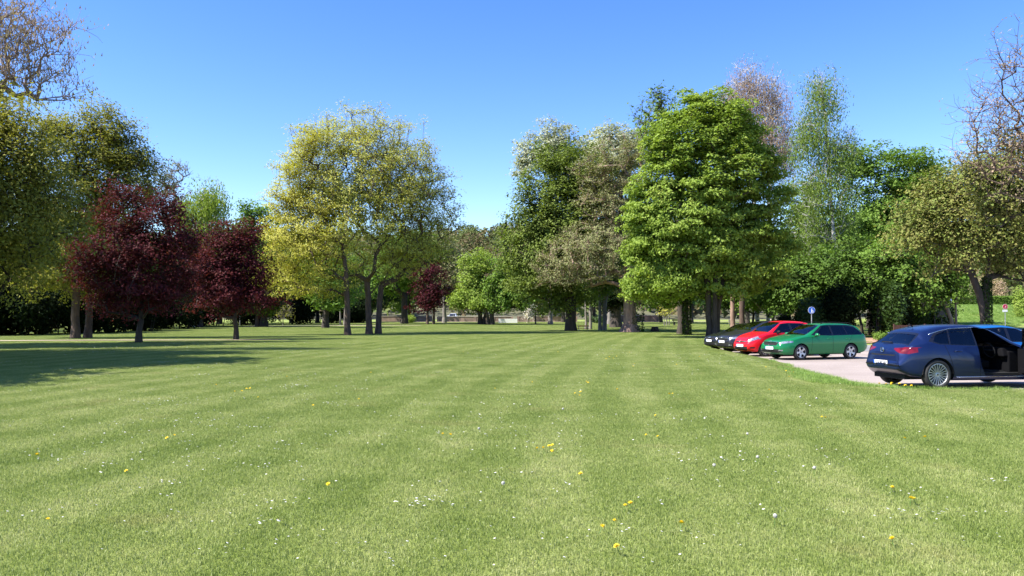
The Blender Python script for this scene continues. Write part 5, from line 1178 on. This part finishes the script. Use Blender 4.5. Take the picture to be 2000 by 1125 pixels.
# --- blue hatchback with its front door open
S_blue = dict(doors=[[(2.50, .24), (2.50, .98), (3.36, 1.04), (3.22, .62), (3.14, .30)]], L=4.37, W=1.81, r=.338, axles=(.90, 3.56), wheel='multi', rimf=.73, bot=[(0, .30), (.25, .18), (.6, .17), (3.3, .18), (4.1, .27), (4.37, .42)], Rf=.85, af=.30, Rr=.75, ar=.30, bulr=.05, belt_w=.94,
    top=[(0, .60), (.05, .72), (.4, .83), (.9, .93), (1.25, 1.0), (1.7, 1.24), (2.1, 1.41), (2.55, 1.475), (3.1, 1.46), (3.55, 1.385), (3.77, 1.325), (3.84, 1.26), (4.08, 1.06), (4.22, .97), (4.33, .87), (4.37, .62)],
    belt=[(0, .57), (.3, .70), (1.2, .90), (2.4, .95), (3.2, .985), (3.7, 1.03), (4.1, .98), (4.37, .60)], wr=[(0, .84), (.6, .88), (1.15, .90), (1.6, .80), (2.1, .71), (3.3, .68), (3.8, .70), (4.1, .82), (4.37, .88)],
    win_outer=[(1.42, .97), (2.08, 1.365), (2.6, 1.405), (3.2, 1.37), (3.52, 1.26), (3.74, 1.09), (3.5, 1.02), (2.3, .965)],
    win=[[(1.62, .985), (2.12, 1.345), (2.44, 1.375), (2.46, .99)], [(2.56, .995), (2.53, 1.38), (3.10, 1.355), (3.20, 1.02)], [(3.24, 1.03), (3.15, 1.345), (3.48, 1.23), (3.62, 1.09), (3.48, 1.04)]],
    screen=[mirrored([(1.2, .63), (1.7, .64), (2.08, .54)]), mirrored([(1.25, .59), (1.7, .60), (2.04, .50)])], rear=[mirrored([(3.80, .56), (4.15, .66)]), mirrored([(3.85, .52), (4.12, .62)])],
    front_black=[[(-.5, .60), (-.5, .67), (.5, .67), (.5, .60)]], lamps=[[(.52, .62), (.52, .70), (.88, .78), (.86, .68)]],
    tails=[[(.34, .925), (.36, .895), (.60, .81), (.74, .80), (.96, .90), (.96, .955), (.60, .945)]], tails_side=[[(3.93, .955), (4.22, .90), (4.42, .80), (4.42, .955)]],
    rear_black=[[(-.62, .24), (-.64, .31), (.64, .31), (.62, .24)], [(-.47, .775), (.47, .775), (.42, .745), (-.42, .745)]],
    seams=[(3.22, .62, 3.36, 1.0), (3.22, .62, 3.14, .30), (2.49, .24, 2.50, .97)], door_side=1, door_poly=[(1.36, .40), (1.34, .92), (1.62, 1.04), (2.10, 1.378), (2.50, 1.412), (2.515, .97), (2.47, .55), (2.36, .30), (1.46, .30)], hinge=(1.36, .88, 0), door_ang=R(70),
    mirror=(1.60, 1.0), handles=(3.05,), hz=.865, plate_f=(-.05, .45, -1, ""), plate_r=(4.405, .58, 1, "COA MO 400", 0), badges=[(4.36, 0, .88, .055, 1)], bolt=True, wheel_y=.37,
    tubes=[("window_strip", [(2.52, .70, 1.405), (3.1, .695, 1.385), (3.4, .71, 1.33), (3.70, .745, 1.25)], .007, M_chrome), ("!wiper", [(4.13, .05, 1.05), (4.15, -.30, 1.05)], .014, M_black), ("sill_strip", [(1.35, .885, .275), (3.1, .89, .275)], .008, M_chrome), ("!aerial", [(3.55, 0, 1.41), (3.64, 0, 1.475), (3.68, 0, 1.41)], .015, M_black)])
P_blue = paint("blue_paint", (.008, .019, .075), .5, .3)
a_ = R(190); ux = (math.cos(a_), math.sin(a_)); vy = (-math.sin(a_), math.cos(a_))
wx, wy = 9.68, 18.75                                   # near rear wheel (local +y faces the viewer)
nx = wx - ux[0] * S_blue['axles'][1] - vy[0] * (S_blue['W'] / 2 - .1); ny = wy - ux[1] * S_blue['axles'][1] - vy[1] * (S_blue['W'] / 2 - .1)
make_car("parked_car", "dark blue hatchback parked across the right edge with its front door wide open", (nx, ny, -.045), a_, S_blue, P_blue)
# --- light blue car beyond it
S_lb = dict(S_blue); S_lb.update(door_poly=None, door_side=None, tubes=[], wheel='ten', badges=[], plate_r=(4.405, .58, 1, ""))
P_lb = paint("sky_blue_paint", (.012, .14, .40), .35, .28)
make_car("parked_car", "light blue car parked on the far side of the dark blue hatchback", (17.1, 25.4, -.12), R(187), S_lb, P_lb)
# --- far cars
P_wh = paint("white_paint", (.72, .73, .74), 0.0, .3); P_gr = paint("grey_paint", (.10, .11, .13), .4)
S_suv = stretch(S_estate, 1.02, 1.12, 1.05); S_suv.update(plate_f=(-.05, .5, -1, ""), wheel='ten')
fb = foot(1868, 134); make_car("far_car", "white car standing on the road at the foot of the grassy bank", (fb.x, fb.y, lot_z(fb.x, fb.y) + .01), R(75), S_suv, P_wh)
q = at(1975, 586, 172); make_car("far_car", "white car whose roof shows over the clipped hedge", (q.x, q.y, q.z - .9), R(10), S_lb, P_wh)
q = at(1955, 586, 176); make_car("far_car", "grey car whose roof shows left of the white one over the hedge", (q.x, q.y, q.z - .85), R(10), S_lb, P_gr)
q = foot(881, 168); make_car("far_car", "white vehicle half hidden beyond the low wall in mid-distance", (q.x, q.y, .30), R(84), S_suv, P_wh)
print("cars done")
# ================================================================ walls, signs, benches
M_wallp = mat_plain("wall_render_pink", (.25, .17, .14), .9, var=.3, scale=1.2, bump=.01); M_cope = mat_plain("wall_coping", (.50, .44, .38), .85, var=.15, scale=3)  # wall pink is darkened, the shade on the wall is in its colour
M_steel = mat_plain("galvanised_steel", (.36, .37, .38), .5, .6); M_plank = mat_plain("orange_wood", (.55, .23, .05), .6, var=.2, scale=8); M_grwood = mat_plain("weathered_wood", (.30, .27, .22), .8, var=.25, scale=8)
M_dkw = mat_plain("dark_wood", (.05, .04, .03), .8, var=.3); M_brfence = mat_plain("brown_fence", (.07, .032, .024), .8, var=.25, scale=5)  # fence brown is lowered to stand for shade on the boards
def wall(px0, px1, d, h, label, th=.35, m=None):
    a, b = foot(px0, d), foot(px1, d); L_ = b.x - a.x; root = empty("low_wall", ((a.x + b.x) / 2, d, a.z)); tag(root, label, "wall", None)
    w_ = MB(); w_.box((0, 0, h / 2 - .2), (L_, th, h + .4)); w_.build("wall_face", m or M_wallp, root)
    c_ = MB(); c_.box((0, 0, h + .045), (L_ + .1, th + .12, .09)); c_.build("coping", M_cope, root)
    n = max(2, int(L_ / 3.2))
    for i in range(n + 1):
        p = MB(); p.box((-L_ / 2 + L_ * i / n, 0, h / 2), (.42, th + .1, h + .02)); p.build("pillar", m or M_wallp, root)
wall(742, 842, 150, .95, "low pinkish wall with pale coping left of the far purple tree"); wall(856, 1000, 149, .9, "low pinkish wall behind the pair of round green trees")
wall(1012, 1125, 148, 1.0, "low brownish wall behind the white board and the blossoming tree"); wall(1150, 1290, 147, 1.1, "low wall seen between the trunks right of the beech")
wall(1505, 1600, 88, 1.0, "low pale stone wall just above the red car's roof", .5, mat_plain("pale_stone", (.38, .34, .28), .9, var=.3, scale=2, bump=.02))
# white board
q = foot(992, 124); root = empty("white_board", q); tag(root, "long low white board on posts in front of the low wall", "board")
m = MB(); m.box((0, 0, .40), (2.85, .06, .62)); m.build("panel", mat_plain("white_board_paint", (.80, .80, .78), .5, var=.03), root)
for s_ in (-1, 1):
    m = MB(); m.box((s_ * 1.3, .06, .42), (.08, .08, .88)); m.build("post", M_steel, root)
# benches
def bench(px, d, label, mat, L_=1.2, rz=0.0, low=False, nsl=3):
    q = foot(px, d); root = empty("park_bench", q, rz, label, "bench")
    for k in range(nsl):
        m = MB(); m.box((0, -.18 + .17 * k, .27 if low else .44), (L_, .15, .045)); m.build("seat_plank", mat, root)
    for k in range(1 if low else 2):
        m = MB(); m.box((0, .34, (.50 if low else .66) + .16 * k), (L_, .04, .12)); m.build("backrest_plank", mat, root)
    for s_ in (-1, 1):
        m = MB(); m.box((s_ * L_ * .38, 0, .15 if low else .21), (.07, .42, .26 if low else .40)); m.box((s_ * L_ * .38, .31, .35 if low else .5), (.06, .05, .4 if low else .7)); m.build("bench_leg", M_dkw if mat is not M_plank else M_grwood, root)
bench(1139, 79.5, "low orange wooden bench on the grass beside the dark beech trunk", M_plank, 1.15, R(-4), True)
bench(1326, 108, "dark weathered bench in the sunlit grass left of the ivy-clad trunk", M_dkw, 1.7, R(8)); bench(1436, 100, "pale slatted bench seen between the two reddish trunks", M_grwood, 1.6)
# stump
q = foot(1279, 77.5); root = empty("tree_stump", q, 0, "dark low tree stump between the larch and the ivy-clad trunk", "stump"); rr = random.Random(4); bm = bmesh.new()
bmesh.ops.create_cone(bm, cap_ends=True, segments=18, radius1=.42, radius2=.30, depth=.5); bmesh.ops.subdivide_edges(bm, edges=bm.edges[:], cuts=2, use_grid_fill=True)
for v in bm.verts: v.co.z += .2; a = math.atan2(v.co.y, v.co.x); f = 1 + .14 * math.sin(a * 5) * (1 - v.co.z) + rr.uniform(-.03, .03); v.co.x *= f; v.co.y *= f; v.co.z += .06 * math.sin(a * 2) if v.co.z > .3 else 0
me = bpy.data.meshes.new("stump_wood"); bm.to_mesh(me); bm.free(); link("stump_wood", me, BKd, root)
# signs
def disc(m, x, y, z, r, n=32, th=.012):
    V = [(x + r * math.cos(2 * math.pi * k / n), y - th, z + r * math.sin(2 * math.pi * k / n)) for k in range(n)] + [(x + r * math.cos(2 * math.pi * k / n), y, z + r * math.sin(2 * math.pi * k / n)) for k in range(n)]
    m.add(V, [tuple(range(n)), tuple(reversed(range(n, 2 * n)))] + [(k, (k + 1) % n + 0, (k + 1) % n + n, k + n) for k in range(n)])
M_sblue = mat_plain("sign_blue", (.01, .09, .42), .35, var=.06); M_sred = mat_plain("sign_red", (.42, .012, .05), .35, var=.1); M_swhite = mat_plain("sign_white", (.75, .75, .75), .4, var=.05); M_sback = mat_plain("sign_back", (.05, .055, .06), .7, var=.1)
d = 52; t_ = at(1585, 606, d); g_ = foot(1585, d); root = empty("road_sign", g_, 0, "round blue sign with white walking figures on a thin post above the green estate", "sign"); H_ = t_.z - g_.z
m = MB(); m.tube([(0, .03, -.2), (0, .03, H_ + .2)], .03, 8); m.build("post", M_steel, root)
m = MB(); disc(m, 0, 0, H_, .21); m.build("sign_disc", M_sblue, root)
m = MB(); disc(m, 0, .004, H_, .222, th=.012); m.build("sign_rim", M_swhite, root)
m = MB()
m.box((.0, -.016, H_ - .02), (.05, .006, .13), None, 1.3); m.box((-.025, -.016, H_ - .12), (.03, .006, .12), Matrix.Rotation(R(14), 3, 'Y')); m.box((.025, -.016, H_ - .12), (.03, .006, .12), Matrix.Rotation(R(-14), 3, 'Y')); disc(m, 0, -.012, H_ + .085, .03, 12, .006)
m.box((.06, -.016, H_ - .03), (.022, .006, .12), Matrix.Rotation(R(-25), 3, 'Y')); m.box((.09, -.016, H_ - .10), (.04, .006, .08)); disc(m, .09, -.012, H_ - .035, .02, 12, .006); m.build("walking_figure", M_swhite, root)
d = 66; t_ = at(1963, 599, d); g_ = foot(1963, d); root = empty("road_sign", g_, 0, "small round red sign with a white plate below it in front of the bank", "sign"); H_ = t_.z - g_.z
m = MB(); m.tube([(0, .03, -.2), (0, .03, H_ + .2)], .03, 8); m.build("post", M_steel, root)
m = MB(); disc(m, 0, 0, H_, .19); m.build("sign_disc", M_sred, root); m = MB(); disc(m, 0, .004, H_, .215); m.build("sign_rim", mat_plain("sign_rim_pink", (.65, .45, .40), .4), root)
m = MB(); m.box((0, -.015, H_ - .10), (.12, .006, .03)); m.box((.03, -.015, H_ + .02), (.02, .006, .10), Matrix.Rotation(R(30), 3, 'Y')); m.build("sign_symbol", M_swhite, root)
m = MB(); m.box((-.02, 0, H_ - .33), (.40, .012, .17)); m.build("supplementary_plate", M_swhite, root)
d = 62; t_ = at(1839, 612, d); g_ = foot(1839, d); root = empty("road_sign", g_, 0, "dark back of a triangular warning sign in front of the grassy bank", "sign"); H_ = t_.z - g_.z
m = MB(); m.tube([(0, .03, -.2), (0, .03, H_)], .035, 8); m.build("post", M_sback, root)
m = MB(); s_ = .40; V = [(-s_, y_, H_ - .28) for y_ in (-.01, .01)] + [(s_, y_, H_ - .28) for y_ in (-.01, .01)] + [(0, y_, H_ + .36) for y_ in (-.01, .01)]; m.add(V, [(0, 2, 4), (1, 5, 3), (0, 1, 3, 2), (2, 3, 5, 4), (4, 5, 1, 0)]); m.build("sign_panel", M_sback, root)
q = foot(1825, 62); root = empty("bollard_post", q, 0, "plain dark post just left of the triangular sign", "post"); m = MB(); m.tube([(0, 0, -.2), (0, 0, 1.95)], .04, 8); m.build("shaft", M_sback, root); m = MB(); m.tube([(0, 0, 1.93), (0, 0, 1.99)], .05, 8); m.build("cap", M_black, root)
# lamp post behind the small plum
def lamp(px, d, h, label):
    q = foot(px, d); root = empty("street_lamp", q, 0, label, "lamp"); m = MB(); m.tube([(0, 0, -.2), (0, 0, h)], [.06, .035], 8); m.build("post", M_steel, root)
    m = MB(); m.tube([(0, 0, h), (0, 0, h + .12), (0, 0, h + .4)], [.08, .17, .12], 12); m.build("lamp_shade", M_swhite, root); m = MB(); m.tube([(0, 0, h + .4), (0, 0, h + .46)], [.2, .05], 12); m.build("lamp_cap", M_sback, root)
lamp(469, 108, 3.6, "slim pale lamp post behind the smaller plum's trunk"); lamp(1856, 78, 2.75, "slim lamp post with a white head beside the leaning acacia trunk")
# brown fence behind the hollies
q = foot(1776, 57); root = empty("board_fence", q, R(3), "short reddish brown board fence beside the holly bushes", "fence")
for k in range(11):
    m = MB(); m.box((-.95 + k * .19, 0, .50 + .01 * (k % 3)), (.175, .03, .86)); m.build("board", M_brfence, root)
for z_ in (.3, .8):
    m = MB(); m.box((0, .035, z_), (2.15, .035, .08)); m.build("rail", M_brfence, root)
for s_ in (-1, 1):
    m = MB(); m.box((s_ * 1.1, .03, .5), (.09, .09, 1.05)); m.build("post", M_brfence, root)
print('all done', sum(len(o.data.loops) - 2 * len(o.data.polygons) for o in C.objects if o.type == 'MESH'))
